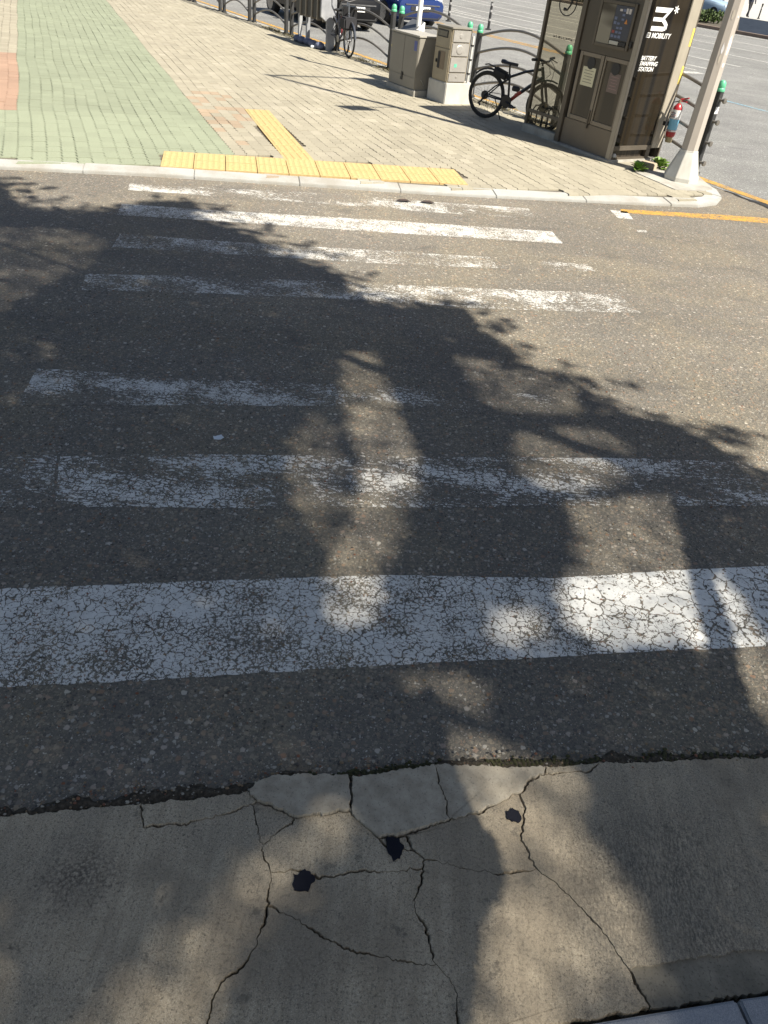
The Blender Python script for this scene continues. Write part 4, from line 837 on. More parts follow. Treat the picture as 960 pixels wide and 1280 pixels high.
# ---- bicycles
M_bf = mat_simple('bike black paint', (.012, .013, .016), .3, var=.1)
M_bt = mat_simple('tyre rubber', (.02, .02, .02), .85)
M_bs = mat_simple('bike steel', (.26, .26, .27), .3, .9)
def wheel(root, x, r, spokes=16, nm='wheel', dark=True, fat=.024):
    w_ = MB().tube([(x + (r - fat) * math.cos(a), 0, r + (r - fat) * math.sin(a)) for a in [i * 2 * math.pi / 36 for i in range(36)]], fat, 8, closed=True).build(nm, M_bt, root, smooth=True)
    MB().tube([(x + (r - fat * 2.1) * math.cos(a), 0, r + (r - fat * 2.1) * math.sin(a)) for a in [i * 2 * math.pi / 36 for i in range(36)]], fat * .42, 6, closed=True).build('rim', M_bf if dark else M_bs, w_, smooth=True)
    s = MB(); s.lathe([(0, -.05), (.02, -.048), (.02, .048), (0, .05)], (x, 0, r), 10, 'y')
    for k in range(spokes):
        a = 2 * math.pi * k / spokes; sd_ = .03 if k % 2 else -.03
        s.tube([(x + .018 * math.cos(a + .6), sd_, r + .018 * math.sin(a + .6)), (x + (r - fat * 2.2) * math.cos(a), 0, r + (r - fat * 2.2) * math.sin(a))], .0016, 4, cap=False)
    s.build('spokes', M_bs, w_); return w_
def tb(root, nm, pts, r, m, seg=8): return MB().tube(pts, r, seg).build(nm, m, root, smooth=True)
def bike_main(loc, az_dir):
    root = empty('bicycle', loc, R(90 - az_dir), 'black mountain bicycle with red frame accent parked behind the kiosk wing glass', 'bicycle')
    r = .325; wb = 1.04
    wheel(root, 0, r, 20); wheel(root, wb, r, 20)
    BB = (.40, 0, .30); ST = (.355, 0, .62); HT = (.875, 0, .80); HB = (.91, 0, .70)
    tb(root, 'top_tube', [ST, (.6, 0, .725), HT], .019, M_bf); tb(root, 'seat_tube', [BB, ST, (.345, 0, .66)], .018, M_bf)
    dt = MB(); dt.tube([(BB[0] + .02, 0, BB[2] + .01), (.52, 0, .40), (.60, 0, .462)], .026, 8, mi=1); dt.tube([(.60, 0, .462), (.75, 0, .58), HB], .026, 8)
    dt.build('down_tube', [M_bf, mat_simple('bike red', (.30, .045, .03), .35)], root, smooth=True)
    MB().tube([(.50, -.026, .412), (.56, -.026, .458)], .006, 6).build('frame_decal', mat_simple('pale red decal', (.55, .22, .17), .4), root)
    tb(root, 'head_tube', [(.868, 0, .83), (.925, 0, .66)], .024, M_bf)
    for s_ in (-1, 1):
        tb(root, 'chain_stay', [BB, (.2, s_ * .055, .31), (0, s_ * .065, r)], .011, M_bf); tb(root, 'seat_stay', [(.36, s_ * .02, .60), (.16, s_ * .05, .47), (0, s_ * .065, r)], .010, M_bf)
        tb(root, 'fork_leg', [(.93, s_ * .055, .655), (.975, s_ * .062, .50), (wb, s_ * .062, r)], [.02, .021, .013], M_bf)
    tb(root, 'fork_crown', [(.928, -.07, .655), (.928, .07, .655)], .018, M_bf)
    tb(root, 'seat_post', [(.35, 0, .6), (.325, 0, .775)], .014, M_blk)
    sd_ = MB(); L_ = [(.18, .03), (.20, .07), (.26, .075), (.33, .045), (.40, .024), (.46, .016)]
    vs = []
    for x, hw in L_: vs += [(x, -hw, .79 + (.015 if x < .25 else 0)), (x, -hw * .6, .812 + (.018 if x < .25 else 0)), (x, hw * .6, .812 + (.018 if x < .25 else 0)), (x, hw, .79 + (.015 if x < .25 else 0)), (x, 0, .772)]
    fs = [(i * 5 + k, i * 5 + (k + 1) % 5, (i + 1) * 5 + (k + 1) % 5, (i + 1) * 5 + k) for i in range(5) for k in range(5)] + [(0, 1, 2, 3, 4), (25, 26, 27, 28, 29)]
    sd_.add(vs, fs).build('saddle', M_blk2, root, smooth=True)
    tb(root, 'stem', [(.865, 0, .84), (.86, 0, .875), (.925, 0, .90)], .016, M_blk)
    tb(root, 'handlebar', [(.86, -.31, .93), (.90, -.16, .925), (.93, -.05, .905), (.93, .05, .905), (.90, .16, .925), (.86, .31, .93)], .014, M_blk)
    for s_ in (-1, 1): tb(root, 'grip', [(.868, s_ * .2, .928), (.858, s_ * .33, .932)], .019, M_blk2); tb(root, 'brake_lever', [(.90, s_ * .17, .925), (.96, s_ * .21, .90), (.955, s_ * .27, .885)], .007, M_blk, 6)
    tb(root, 'cable', [(.92, -.12, .92), (1.02, -.08, .86), (1.04, -.05, .76), (.97, -.03, .70)], .004, M_blk, 5); tb(root, 'cable', [(.92, .12, .92), (1.04, .06, .84), (1.05, .02, .72), (1.0, .05, .60)], .004, M_blk, 5)
    MB().lathe([(0, -.07), (.085, -.068), (.09, -.064), (.085, -.060), (.05, -.058), (0, -.058)], (BB[0], 0, BB[2]), 22, 'y').build('chainring', M_blk, root)
    tb(root, 'crank_arm', [(BB[0], -.08, BB[2]), (.545, -.085, .262)], .011, M_blk); MB().box(.50, .60, -.19, -.09, .245, .268).build('pedal', M_blk2, root, bevel=.004)
    tb(root, 'crank_arm', [(BB[0], .08, BB[2]), (.255, .085, .338)], .011, M_blk); MB().box(.205, .305, .09, .19, .328, .35).build('pedal', M_blk2, root, bevel=.004)
    MB().lathe([(0, -.06), (.062, -.058), (.062, -.04), (.04, -.03), (0, -.03)], (0, 0, r), 18, 'y').build('cassette', M_blk, root)
    tb(root, 'chain', [(0, -.06, r + .05), (BB[0], -.064, BB[2] + .088)], .005, M_blk, 5); tb(root, 'chain', [(-.01, -.06, .22), (BB[0], -.064, BB[2] - .088)], .005, M_blk, 5)
    tb(root, 'derailleur', [(0, -.06, r - .02), (-.04, -.066, .24), (-.08, -.066, .205), (-.045, -.066, .18)], .016, M_blk)
    MB().lathe([(0, -.006), (.08, -.005), (.08, .005), (0, .006)], (wb, -.045, r), 20, 'y').build('brake_disc', M_bs, root)
    b = MB(); Mb = Matrix.Translation((.20, 0, .645)) @ Matrix.Rotation(R(14), 4, 'Y'); b.box(-.13, .13, -.05, .05, -.06, .055, M=Mb); b.build('frame_bag', mat_simple('bag cloth', (.02, .02, .022), .9), root, bevel=.03)
    tb(root, 'rear_rack', [(.30, 0, .60), (.12, 0, .70), (-.04, 0, .735), (-.10, 0, .72)], .01, M_blk); tb(root, 'rear_mudguard', [(r * .99 * math.cos(a) * 1.08, 0, r + .355 * math.sin(a)) for a in [R(50 + 12 * k) for k in range(8)]], .014, M_blk)
    MB().lathe([(0, -.06), (.035, -.055), (.038, .03), (.02, .06), (0, .062)], (.50, 0, .485), 12, 'x').build('bottle', M_blk2, root, smooth=True)
    tb(root, 'kickstand', [(.12, .07, .29), (.22, .17, .0)], .008, M_blk, 6)
    tb(root, 'front_mudguard', [(wb + .355 * math.cos(a), 0, r + .355 * math.sin(a)) for a in [R(70 + 14 * k) for k in range(7)]], .012, M_blk)
    return root
bike_main((.79, 13.30, .05), 124)
# simple steel wheel holder by the wing glass
st = empty('wheel_holder', (1.60, 12.74, .05), RZ, 'small dark steel wheel holder around the front wheel behind the wing glass', 'bike rack')
for k in range(4):
    x = -.06 + .12 * k; tb(st, 'hoop', [(x, -.12, 0), (x, -.12, .26 + .05 * (k % 2)), (x, -.06, .34 + .05 * (k % 2)), (x, .06, .34), (x, .12, .26), (x, .12, 0)], .011, M_blk, 6)
MB().box(-.10, .34, -.14, -.11, 0, .02).box(-.10, .34, .11, .14, 0, .02).build('base_bar', M_blk, st)
def city_bike(loc, ang_, label, frame_col, bag):
    root = empty('bicycle', loc, ang_, label, 'bicycle'); r = .31
    wheel(root, 0, r, 14, dark=False, fat=.02); wheel(root, -1.0, r, 14, dark=False, fat=.02); mf = mat_simple('city bike paint', frame_col, .35)
    tb(root, 'frame_tube', [(-.10, 0, .78), (-.34, 0, .42), (-.56, 0, .28)], .022, mf); tb(root, 'seat_tube', [(-.56, 0, .28), (-.68, 0, .72)], .018, mf)
    for s_ in (-1, 1): tb(root, 'fork_leg', [(-.10, s_ * .045, .66), (-.03, s_ * .05, .45), (0, s_ * .05, r)], .013, M_bs); tb(root, 'chain_stay', [(-.56, 0, .28), (-1.0, s_ * .05, r)], .011, mf); tb(root, 'seat_stay', [(-.65, 0, .62), (-1.0, s_ * .05, r)], .009, mf)
    tb(root, 'stem', [(-.08, 0, .62), (-.14, 0, .98)], .017, M_bs); tb(root, 'handlebar', [(-.28, -.28, 1.0), (-.18, -.2, 1.03), (-.12, 0, .98), (-.18, .2, 1.03), (-.28, .28, 1.0)], .012, M_blk)
    MB().lathe([(0, 0), (.09, .005), (.10, .03), (.05, .05), (0, .05)], (-.72, 0, .76), 12).build('saddle', M_blk2, root, smooth=True)
    tb(root, 'mudguard', [(.34 * math.cos(a), 0, r + .34 * math.sin(a)) for a in [R(10 + 15 * k) for k in range(9)]], .02, M_bs)
    tb(root, 'mudguard', [(-1.0 + .34 * math.cos(a), 0, r + .34 * math.sin(a)) for a in [R(40 + 15 * k) for k in range(9)]], .02, M_bs)
    MB().lathe([(0, -.05), (.07, -.048), (.07, -.04), (0, -.04)], (-.56, 0, .28), 16, 'y').build('chainring', M_bs, root)
    if bag: MB().box(-.24, .06, -.15, .15, .50, .72).build('basket_bag', mat_simple('black bag', (.02, .02, .024), .85), root, bevel=.03)
    else: MB().box(-.02, .22, -.15, .15, .68, .88).build('basket', M_blk, root, bevel=.01)
    return root
city_bike((-1.93, 18.45, .05), R(-62), 'small wheeled bicycle with black front bag facing the viewer beyond the cabinet', (.10, .10, .12), True)
city_bike((-2.05, 19.05, .05), R(-72), 'dark bicycle with front basket squeezed next to the grey stand', (.16, .03, .035), False)

# ---- slatted stand with grey end plate
sd2 = empty('bicycle_stand', (-2.44, 19.28, .05), RZ, 'grey bicycle stand with pale rail, dark slots and broad end plate', 'bicycle stand')
M_sg = mat_simple('scuffed grey paint', (.27, .28, .30), .55, .1, .15, 5, dirt=(.50, .50, .50))
b = MB(); b.prism([(-.06, 0), (.06, 0), (.075, .9), (.06, 1.02), (-.16, 1.02), (-.16, .62), (-.07, .52)], -.025, .025, M=Matrix(((0, 0, 1, 0), (1.6, 0, 0, 0), (0, 1, 0, 0), (0, 0, 0, 1)))); b.build('end_plate', M_sg, sd2, bevel=.006)
MB().box(-1.55, -.03, -.20, .02, 1.0, 1.05).build('top_rail', mat_simple('pale rail', (.50, .52, .54), .5), sd2, bevel=.006)
for k in range(5):
    x = -.30 - k * .28; MB().box(x, x + .20, -.15, -.05, .56, .99).build('slot_panel', M_blk, sd2, bevel=.004)
    MB().box(x + .21, x + .265, -.17, -.03, .52, .995).build('slat', mat_simple('weathered slat', (.21, .185, .15), .7), sd2, bevel=.004)
for x in (-1.45, -1.05): MB().box(x, x + .07, -.08, .0, 0, .54).build('leg', M_sg, sd2, bevel=.004)
MB().box(-1.5, -.05, -.06, 0, .0, .05).build('base_rail', mat_simple('pale base', (.52, .52, .55), .6), sd2, bevel=.005)
M_bag = mat_simple('blue grey sack', (.11, .125, .19), .85, var=.25, scale=6)
for k in range(5):
    q = Vector((-2.44, 19.28, 0)) + Vector((-.578, .816, 0)) * (.18 + k * .27) + Vector((-.816, -.578, 0)) * (.16 + .03 * (k % 2))
    sm = MB(); sm.lathe([(0, -.13), (.07, -.115), (.10, -.05), (.105, .03), (.08, .10), (.03, .13), (0, .135)], (0, 0, 0), 10, 'x'); o = sm.build('sandbag', M_bag, smooth=True); o.scale = (1.05, 1.0, .75); o.location = (q.x, q.y, .115); o.rotation_euler = (0, 0, RZ + .2 * (k % 3 - 1))
    tag(o, ['first blue grey sandbag, next to the end plate of the stand', 'second blue grey sandbag from the end plate of the stand', 'third and middle blue grey sandbag in the row by the stand', 'fourth blue grey sandbag from the end plate of the stand', 'farthest blue grey sandbag in the row by the stand'][k], 'sandbag', 'sandbags along the bicycle stand')
rg = MB(); rr = random.Random(3); rg.lathe([(0, 0), (.07, .0), (.075, .03), (.05, .055), (.0, .06)], (0, 0, 0), 9); rg.v = [(x * rr.uniform(.8, 1.3), y * rr.uniform(.8, 1.3), z) for x, y, z in rg.v]
o = rg.build('rag', M_wh, smooth=True); o.location = (-2.82, 19.42, .05); tag(o, 'crumpled white rag on the paving in front of the sandbags', 'rag')

# ---- cars
def car(name, loc, rz, label, col, plate=True, rough=.18):
    root = empty(name, loc, rz, label, 'car')
    pm = NT(name + ' paint'); pm.b.inputs['Coat Weight'].default_value = .6 if rough < .3 else .12; pm.b.inputs['Coat Roughness'].default_value = .04
    M_ = pm.out(col, rough, metal=.25 if rough < .3 else 0.0, spec=.5 if rough < .3 else .25)
    st_ = [(2.22, .34, .58, .70), (2.16, .24, .74, .80), (1.95, .20, .84, .87), (1.3, .20, .93, .90), (.75, .22, 1.0, .91), (-.4, .22, 1.02, .915), (-1.5, .22, 1.03, .905), (-2.0, .24, 1.01, .87), (-2.2, .30, .96, .80), (-2.26, .40, .86, .74)]
    vs = []; 
    for x, zb, zt, hw in st_:
        half = [(hw * .82, zb), (hw * .97, zb + .10), (hw, zb + .3 * (zt - zb) + .08), (hw, zt - .22 * (zt - zb)), (hw * .93, zt - .04), (hw * .70, zt)]
        ring = [(x, y, z) for y, z in half] + [(x, -y, z) for y, z in half[::-1]]; vs += ring
    n_ = 12; fs = [(i * n_ + k, i * n_ + (k + 1) % n_, (i + 1) * n_ + (k + 1) % n_, (i + 1) * n_ + k) for i in range(len(st_) - 1) for k in range(n_)] + [tuple(range(n_)), tuple(range((len(st_) - 1) * n_, len(st_) * n_))]
    MB().add(vs, fs).build('body', M_, root, smooth=True)
    gh = [(.82, 1.0, .80), (.10, 1.40, .62), (-.35, 1.46, .62), (-1.2, 1.42, .61), (-1.95, 1.02, .78)]
    b = MB(); vs = []
    for x, z, hw in gh: vs += [(x, hw, z), (x, -hw, z), (x, -.84, .98), (x, .84, .98)]
    b.add(vs, [(i * 4 + k, i * 4 + (k + 1) % 4, i * 4 + 4 + (k + 1) % 4, i * 4 + 4 + k) for i in range(4) for k in range(4)]); b.build('window', M_dg, root)
    MB().add([(.08, .60, 1.415), (.08, -.60, 1.415), (-.35, -.605, 1.475), (-.35, .605, 1.475), (-1.2, .59, 1.435), (-1.2, -.59, 1.435), (.08, .60, 1.39), (.08, -.60, 1.39), (-.35, -.61, 1.44), (-.35, .61, 1.44), (-1.2, .60, 1.40), (-1.2, -.60, 1.40)], [(0, 1, 2, 3), (3, 2, 5, 4), (0, 3, 9, 6), (3, 4, 10, 9), (1, 7, 8, 2), (2, 8, 11, 5), (0, 6, 7, 1), (4, 5, 11, 10)]).build('roof', M_, root)
    for s_ in (-1, 1):
        MB().tube([(.80, s_ * .79, 1.0), (.09, s_ * .615, 1.415)], .03, 5).tube([(-1.2, s_ * .60, 1.43), (-1.92, s_ * .77, 1.03)], .04, 5).tube([(-.45, s_ * .63, 1.45), (-.5, s_ * .83, 1.0)], .03, 5).build('pillar', M_, root)
        MB().box(.55, .72, s_ * .93 - .09, s_ * .93 + .09, 1.0, 1.12).build('mirror', M_, root, bevel=.02)
        MB().add([(2.17, s_ * .52, .66), (2.06, s_ * .82, .68), (2.02, s_ * .82, .80), (2.09, s_ * .50, .79), (2.0, s_ * .5, .7), (1.95, s_ * .8, .72)], [(0, 1, 2, 3), (0, 3, 4), (1, 5, 2), (0, 4, 5, 1), (3, 2, 5, 4)]).build('headlight', mat_simple('headlight', (.62, .64, .66), .12, .3), root)
        for x in (1.38, -1.38):
            w_ = MB().lathe([(.20, -.11), (.30, -.105), (.325, -.07), (.325, .07), (.30, .105), (.20, .11)], (x, s_ * .80, .325), 20, 'y').build('wheel', M_bt, root, smooth=True)
            MB().lathe([(0, -.02), (.21, -.015), (.21, .015), (0, .02)], (x, s_ * .905, .325), 14, 'y').build('rim', M_bs, w_)
    MB().box(2.17, 2.235, -.45, .45, .46, .60).build('grille', M_blk2, root, bevel=.02)
    MB().box(2.10, 2.20, -.70, .70, .25, .40).build('lower_intake', M_blk2, root, bevel=.03)
    MB().box(2.19, 2.225, -.62, .62, .61, .64).build('chrome_strip', M_bs, root)
    if plate:
        p_ = MB().box(2.236, 2.248, -.26, .26, .47, .585).build('number_plate', mat_simple('plate white', (.75, .75, .75), .5), root)
        b = MB(); rr = random.Random(4)
        for k in range(7):
            if k != 3: b.box(2.249, 2.2505, -.20 + k * .06, -.165 + k * .06, .495, .56)
        b.build('plate_print', mat_simple('plate ink', (.12, .12, .13), .6), p_)
    return root
def carpos(nv, t): return fp(nv, t, .004)
car('black_car', carpos(2.75, 14.35 + 2.25), RZ, 'black car waiting in the near lane behind the railing', (.004, .004, .005), True, .35)
car('blue_car', carpos(5.95, 15.9 + 2.25), RZ, 'dark blue car with white number plate behind the white mast', (.012, .03, .13))
# lane divider posts
M_del = mat_simple('divider black', (.02, .02, .022), .6); M_delw = mat_simple('divider grey band', (.30, .30, .30), .5)
for nv, t, lb in ((9.15, 19.0, 'farther slim black lane divider post, next to the blue car'), (9.45, 17.05, 'nearer slim black lane divider post above the green capped posts')):
    r_ = empty('lane_divider_post', fp(nv, t, .004), 0, lb, 'post', 'lane divider posts')
    MB().lathe([(.10, 0), (.10, .03), (.045, .04), (.04, .78), (0, .79)], (0, 0, 0), 10).build('post', M_del, r_, smooth=True)
    for z in (.25, .5, .68): MB().lathe([(.042, z), (.046, z + .01), (.046, z + .06), (.042, z + .07)], (0, 0, 0), 10).build('band', M_delw, r_)

# ---- far side of the main road
n = NT('far kerb'); M_fk = n.out(n.ramp(n.noise(1.2, 3), [(.35, (.16, .12, .095)), (.65, (.24, .18, .14))]), .9)
s = MB(); s.box(0, 1, 0, 1, 0, 1); s.v = [fp(29.3 + .35 * x, -40 + 160 * y, .14 * z) for x, y, z in s.v]
tag(s.build('far_kerb', M_fk), kind='structure')
n = NT('far ground painted shade'); M_fb = n.out(n.ramp(n.noise(1.6, 4, .6), [(.3, (.018, .024, .036)), (.7, (.032, .041, .058))]), 1.0, spec=.05)  # shade lying on the far ground, put into this dark blue colour
s = MB(); s.add([fp(29.65, -40, .10), fp(45.5, -40, .10), fp(45.5, 34.5, .10), fp(29.65, 22.4, .10)], [(0, 1, 2, 3)]); tag(s.build('far_shaded_ground', M_fb), kind='structure')
n = NT('far paving'); M_fpv = n.out(n.ramp(n.noise(.8, 4, .6), [(.3, (.36, .35, .33)), (.7, (.44, .43, .41))]), .9)
s = MB(); s.add([fp(45.5, -40, .11), fp(160, -40, .11), fp(160, 140, .11), fp(45.5, 140, .11)], [(0, 1, 2, 3)]); tag(s.build('far_pavement', M_fpv), kind='structure')
s = MB(); s.add([fp(29.65, 22.4, .09), fp(45.5, 34.5, .09), fp(45.5, 140, .09), fp(29.65, 140, .09)], [(0, 1, 2, 3)]); tag(s.build('far_verge', mat_simple('verge soil', (.07, .06, .045), .95)), kind='structure')
M_lf = mat_simple('hedge leaf', (.055, .085, .022), .6, var=.4, scale=3)
def leafmass(name, box_, cnt, size, m, seed):
    rr = random.Random(seed); s = MB()
    for i in range(cnt):
        u, v, q = rr.random(), rr.random(), rr.random(); nv = box_[0] + (box_[1] - box_[0]) * u; t = box_[2] + (box_[3] - box_[2]) * v
        top = box_[5] * (.8 + .35 * mnoise.noise((nv * .8, t * .8, 2))); z = box_[4] + (top - box_[4]) * math.sqrt(q); c = Vector(fp(nv, t, z))
        a = Vector((rr.gauss(0, 1), rr.gauss(0, 1), rr.gauss(0, 1))).normalized(); b_ = a.orthogonal().normalized(); e = a.cross(b_); k = size * rr.uniform(.6, 1.3)
        s.add([c + b_ * k, c + e * k * .5, c - b_ * k, c - e * k * .5], [(0, 1, 2, 3)])
    return s.build(name, m, recalc=False)
tag(leafmass('hedge', (31.0, 33.4, 26.2, 37, .09, .8), 9000, .10, M_lf, 4), 'low green hedge on the far side of the main road', 'hedge')
car('pale_blue_car', fp(37.6, 31.6, .09), RZ + .15, 'pale blue car parked behind the far hedge', (.30, .40, .52), False, .3)
wl = empty('boundary_wall', fp(43.0, 34.6, .08), 0, 'dark wall with brown panels behind the pale blue car', 'wall')
def slabbox(n0, n1, t0, t1, z0, z1):
    q = MB(); q.box(0, 1, 0, 1, 0, 1); q.v = [(lambda p_: (p_[0] - wl.location.x, p_[1] - wl.location.y, p_[2] - wl.location.z))(fp(n0 + (n1 - n0) * x, t0 + (t1 - t0) * y, z0 + (z1 - z0) * z)) for x, y, z in q.v]; return q
slabbox(43.0, 43.4, 34.6, 62, .02, 2.8).build('wall_face', mat_simple('dark stone', (.045, .04, .038), .8), wl)
mpn = mat_simple('brown panel', (.10, .055, .035), .7)
for k in range(9): slabbox(42.9, 42.998, 34.9 + k * 2.8, 37.2 + k * 2.8, .3, 2.4).build('panel', mpn, wl)
# bollards and a walker on the far pavement
for x_, lb in (((20.6, 66.6), 'thin dark bollard left of the far walking person'), ((22.3, 66.0), 'thin dark bollard right of the far walking person')):
    r_ = empty('bollard', (*x_, .11), 0, lb, 'bollard', 'bollards on the far pavement')
    MB().lathe([(.10, 0), (.10, .05), (.05, .06), (.05, .8), (.07, .82), (.06, .9), (0, .92)], (0, 0, 0), 10).build('post', M_del, r_, smooth=True); MB().lathe([(.052, .6), (.056, .61), (.056, .68), (.052, .69)], (0, 0, 0), 10).build('band', M_delw, r_)
def person(loc, rz):
    root = empty('person', loc, rz, 'person in dark jacket and dark trousers walking on the far pavement', 'person')
    J = [((0, 0, .93), .15), ((0, 0, 1.15), .145), ((0, 0, 1.38), .165), ((0, .01, 1.50), .06), ((0, .02, 1.60), .085), ((0, .02, 1.70), .09),
         ((.19, 0, 1.40), .065), ((.25, -.04, 1.14), .052), ((.23, .06, .90), .042), ((.23, .10, .80), .04), ((-.19, 0, 1.40), .065), ((-.26, .02, 1.14), .052), ((-.24, .12, .92), .042), ((-.24, .16, .82), .04),
         ((.09, .02, .88), .10), ((.10, .13, .50), .07), ((.10, .20, .09), .05), ((.10, .33, .04), .045), ((-.09, -.02, .88), .10), ((-.10, -.06, .50), .07), ((-.10, -.22, .10), .05), ((-.10, -.10, .04), .045)]
    E_ = [(0, 1), (1, 2), (2, 3), (3, 4), (4, 5), (2, 6), (6, 7), (7, 8), (8, 9), (2, 10), (10, 11), (11, 12), (12, 13), (0, 14), (14, 15), (15, 16), (16, 17), (0, 18), (18, 19), (19, 20), (20, 21)]
    me = bpy.data.meshes.new('body'); me.from_pydata([j[0] for j in J], E_, []); o = bpy.data.objects.new('body', me); C.objects.link(o); o.parent = root
    n = NT('clothes'); tc = n.t.nodes.new('ShaderNodeTexCoord').outputs['Object']; sx = n.t.nodes.new('ShaderNodeSeparateXYZ'); n.t.links.new(tc, sx.inputs[0])
    c = n.ramp(n.math('MULTIPLY', sx.outputs['Z'], .5), [(.0, (.02, .02, .022)), (.05, (.02, .02, .025)), (.44, (.02, .022, .03)), (.46, (.012, .016, .035)), (.735, (.012, .016, .035)), (.745, (.42, .27, .19))], 'CONSTANT'); me.materials.append(n.out(c, .85))
    sk = o.modifiers.new('skin', 'SKIN'); 
    for i, j in enumerate(J): me.skin_vertices[0].data[i].radius = (j[1], j[1] * (.7 if i in (0, 1, 2) else 1)); me.skin_vertices[0].data[i].use_root = (i == 0)
    ss = o.modifiers.new('sub', 'SUBSURF'); ss.levels = 1; ss.render_levels = 1
    h = MB().lathe([(.0, 1.80), (.06, 1.79), (.10, 1.74), (.107, 1.68), (.095, 1.63), (.0, 1.62)], (0, -.0, 0), 12).build('hair', M_blk2, root, smooth=True)
person((21.5, 66.1, .11), R(200))

# ---- weeds
M_wd = mat_simple('weed leaf', (.13, .22, .035), .55, var=.35, scale=12)
def weed(loc, label, n_, s_, seed):
    rr = random.Random(seed); b = MB()
    for i in range(n_):
        a = rr.random() * 6.28; el = rr.uniform(.15, 1.3); d = Vector((math.cos(a) * math.cos(el), math.sin(a) * math.cos(el), math.sin(el))); ln = s_ * rr.uniform(.6, 1.25); q = Vector((-math.sin(a), math.cos(a), 0)); wd = ln * .28
        b0 = d * ln * .25; mid_ = d * ln * .65 + Vector((0, 0, .01)); tip = d * ln - Vector((0, 0, ln * .15))
        b.add([b0, mid_ + q * wd, tip, mid_ - q * wd, mid_ + Vector((0, 0, -.012))], [(0, 1, 4), (1, 2, 4), (2, 3, 4), (3, 0, 4)])
    o = b.build('weed', M_wd, recalc=False); o.location = loc; tag(o, label, 'weed', 'weeds at the kiosk foot'); return o
weed((2.77, 10.80, .05), 'left bright green weed at the kiosk foot', 46, .14, 3); weed((3.10, 11.10, .05), 'right bright green weed between kiosk and light pole', 54, .16, 5)
o = MB().box(-.10, .10, -.06, .06, 0, .09).build('loose_brick', mat_simple('pale brick', (.40, .33, .24), .9), bevel=.01); o.location = (2.93, 10.98, .048); o.rotation_euler = (0, 0, RZ + .3); tag(o, 'pale loose brick between the two weeds', 'brick')
# dry grass along the railing foot
n = NT('dry grass'); M_dgr = n.out(n.ramp(n.noise(8, 3), [(.35, (.10, .09, .045)), (.65, (.19, .16, .085))]), .9)
s = MB(); rr = random.Random(31)
for i in range(5200):
    t = rr.uniform(2.4, 14); nv = rr.gauss(-.10, .11)
    if mnoise.noise((t * 1.5, nv, 7)) < -.05 : continue
    c = Vector(fp(nv, t, .05)); a = rr.random() * 6.28; h_ = rr.uniform(.015, .05); d = Vector((math.cos(a), math.sin(a), 0)); q = Vector((-d.y, d.x, 0)) * .006
    s.add([c - q, c + q, c + d * h_ * .8 + Vector((0, 0, h_))], [(0, 1, 2)])
tag(s.build('dry_grass', M_dgr, recalc=False), kind='stuff')

# ------------------------------------------------------------------ street trees behind the viewer (they throw the shade)
K = 1 / math.tan(R(SUN_EL)); SH = Vector((math.sin(R(SUN_AZ)) * K, math.cos(R(SUN_AZ)) * K, 1.0))   # ground point -> point at unit height on its sun ray
n = NT('street tree leaf'); lc = n.ramp(n.noise(1.5, 3, .6, dim='3D'), [(.3, (.045, .075, .018)), (.7, (.085, .125, .032))])
n.out(lc, .5); tl = n.t.nodes.new('ShaderNodeBsdfTranslucent'); tl.inputs[0].default_value = (.22, .24, .05, 1); mxl = n.t.nodes.new('ShaderNodeMixShader'); mxl.inputs[0].default_value = .22
n.t.links.new(n.b.outputs[0], mxl.inputs[1]); n.t.links.new(tl.outputs[0], mxl.inputs[2]); n.t.links.new(mxl.outputs[0], [q for q in n.t.nodes if q.type == 'OUTPUT_MATERIAL'][0].inputs[0]); M_leaf = n.m
n = NT('bark'); M_bark = n.out(n.ramp(n.noise(6, 5, .65, v=n.xf(scale=(3, 3, .5)), dim='3D'), [(.3, (.07, .055, .042)), (.7, (.17, .14, .11))]), .95)
def tree(base, label):
    return empty('unseen_tree', (*base, .02), 0, label, 'tree', 'unseen trees beside the viewer')
T1 = tree((4.6, -4.0), 'broad leafy street tree standing right of the viewer behind the kerb'); T2 = tree((6.6, -1.5), 'second leafy street tree farther right of the viewer')
B1, B2 = Vector((4.6, -4.0, .02)), Vector((6.6, -1.5, .02))
LF1, LF2 = MB(), MB()
rr = random.Random(17)
HOLE_BB = [(t, P, min(p[0] for p in P), max(p[0] for p in P), min(p[1] for p in P), max(p[1] for p in P)) for t, P in HOLES]
def trans(x, y):
    if not inside(x, y, SHADE): return 1.0
    for t, P, x0, x1, y0, y1 in HOLE_BB:
        if x0 <= x <= x1 and y0 <= y <= y1 and inside(x, y, P): return t
    return 0.0
def wood(root, Bv, nm, pts, rs):
    o = MB().tube([Vector(p) - Bv for p in pts], rs, 9).build(nm, M_bark, root, smooth=True); return o
def leaf(b, c, s_, rr, nrm=None):
    nrm = (sv + Vector((rr.gauss(0, .5), rr.gauss(0, .5), rr.gauss(0, .5)))).normalized(); a = nrm.orthogonal().normalized(); a.rotate(Matrix.Rotation(rr.random() * 6.28, 3, nrm)); q = nrm.cross(a)
    b.add([c - a * s_, c + q * s_ * .42, c + a * s_, c - q * s_ * .42], [(0, 1, 2, 3)])
COVER = {}
TOP = 6.5
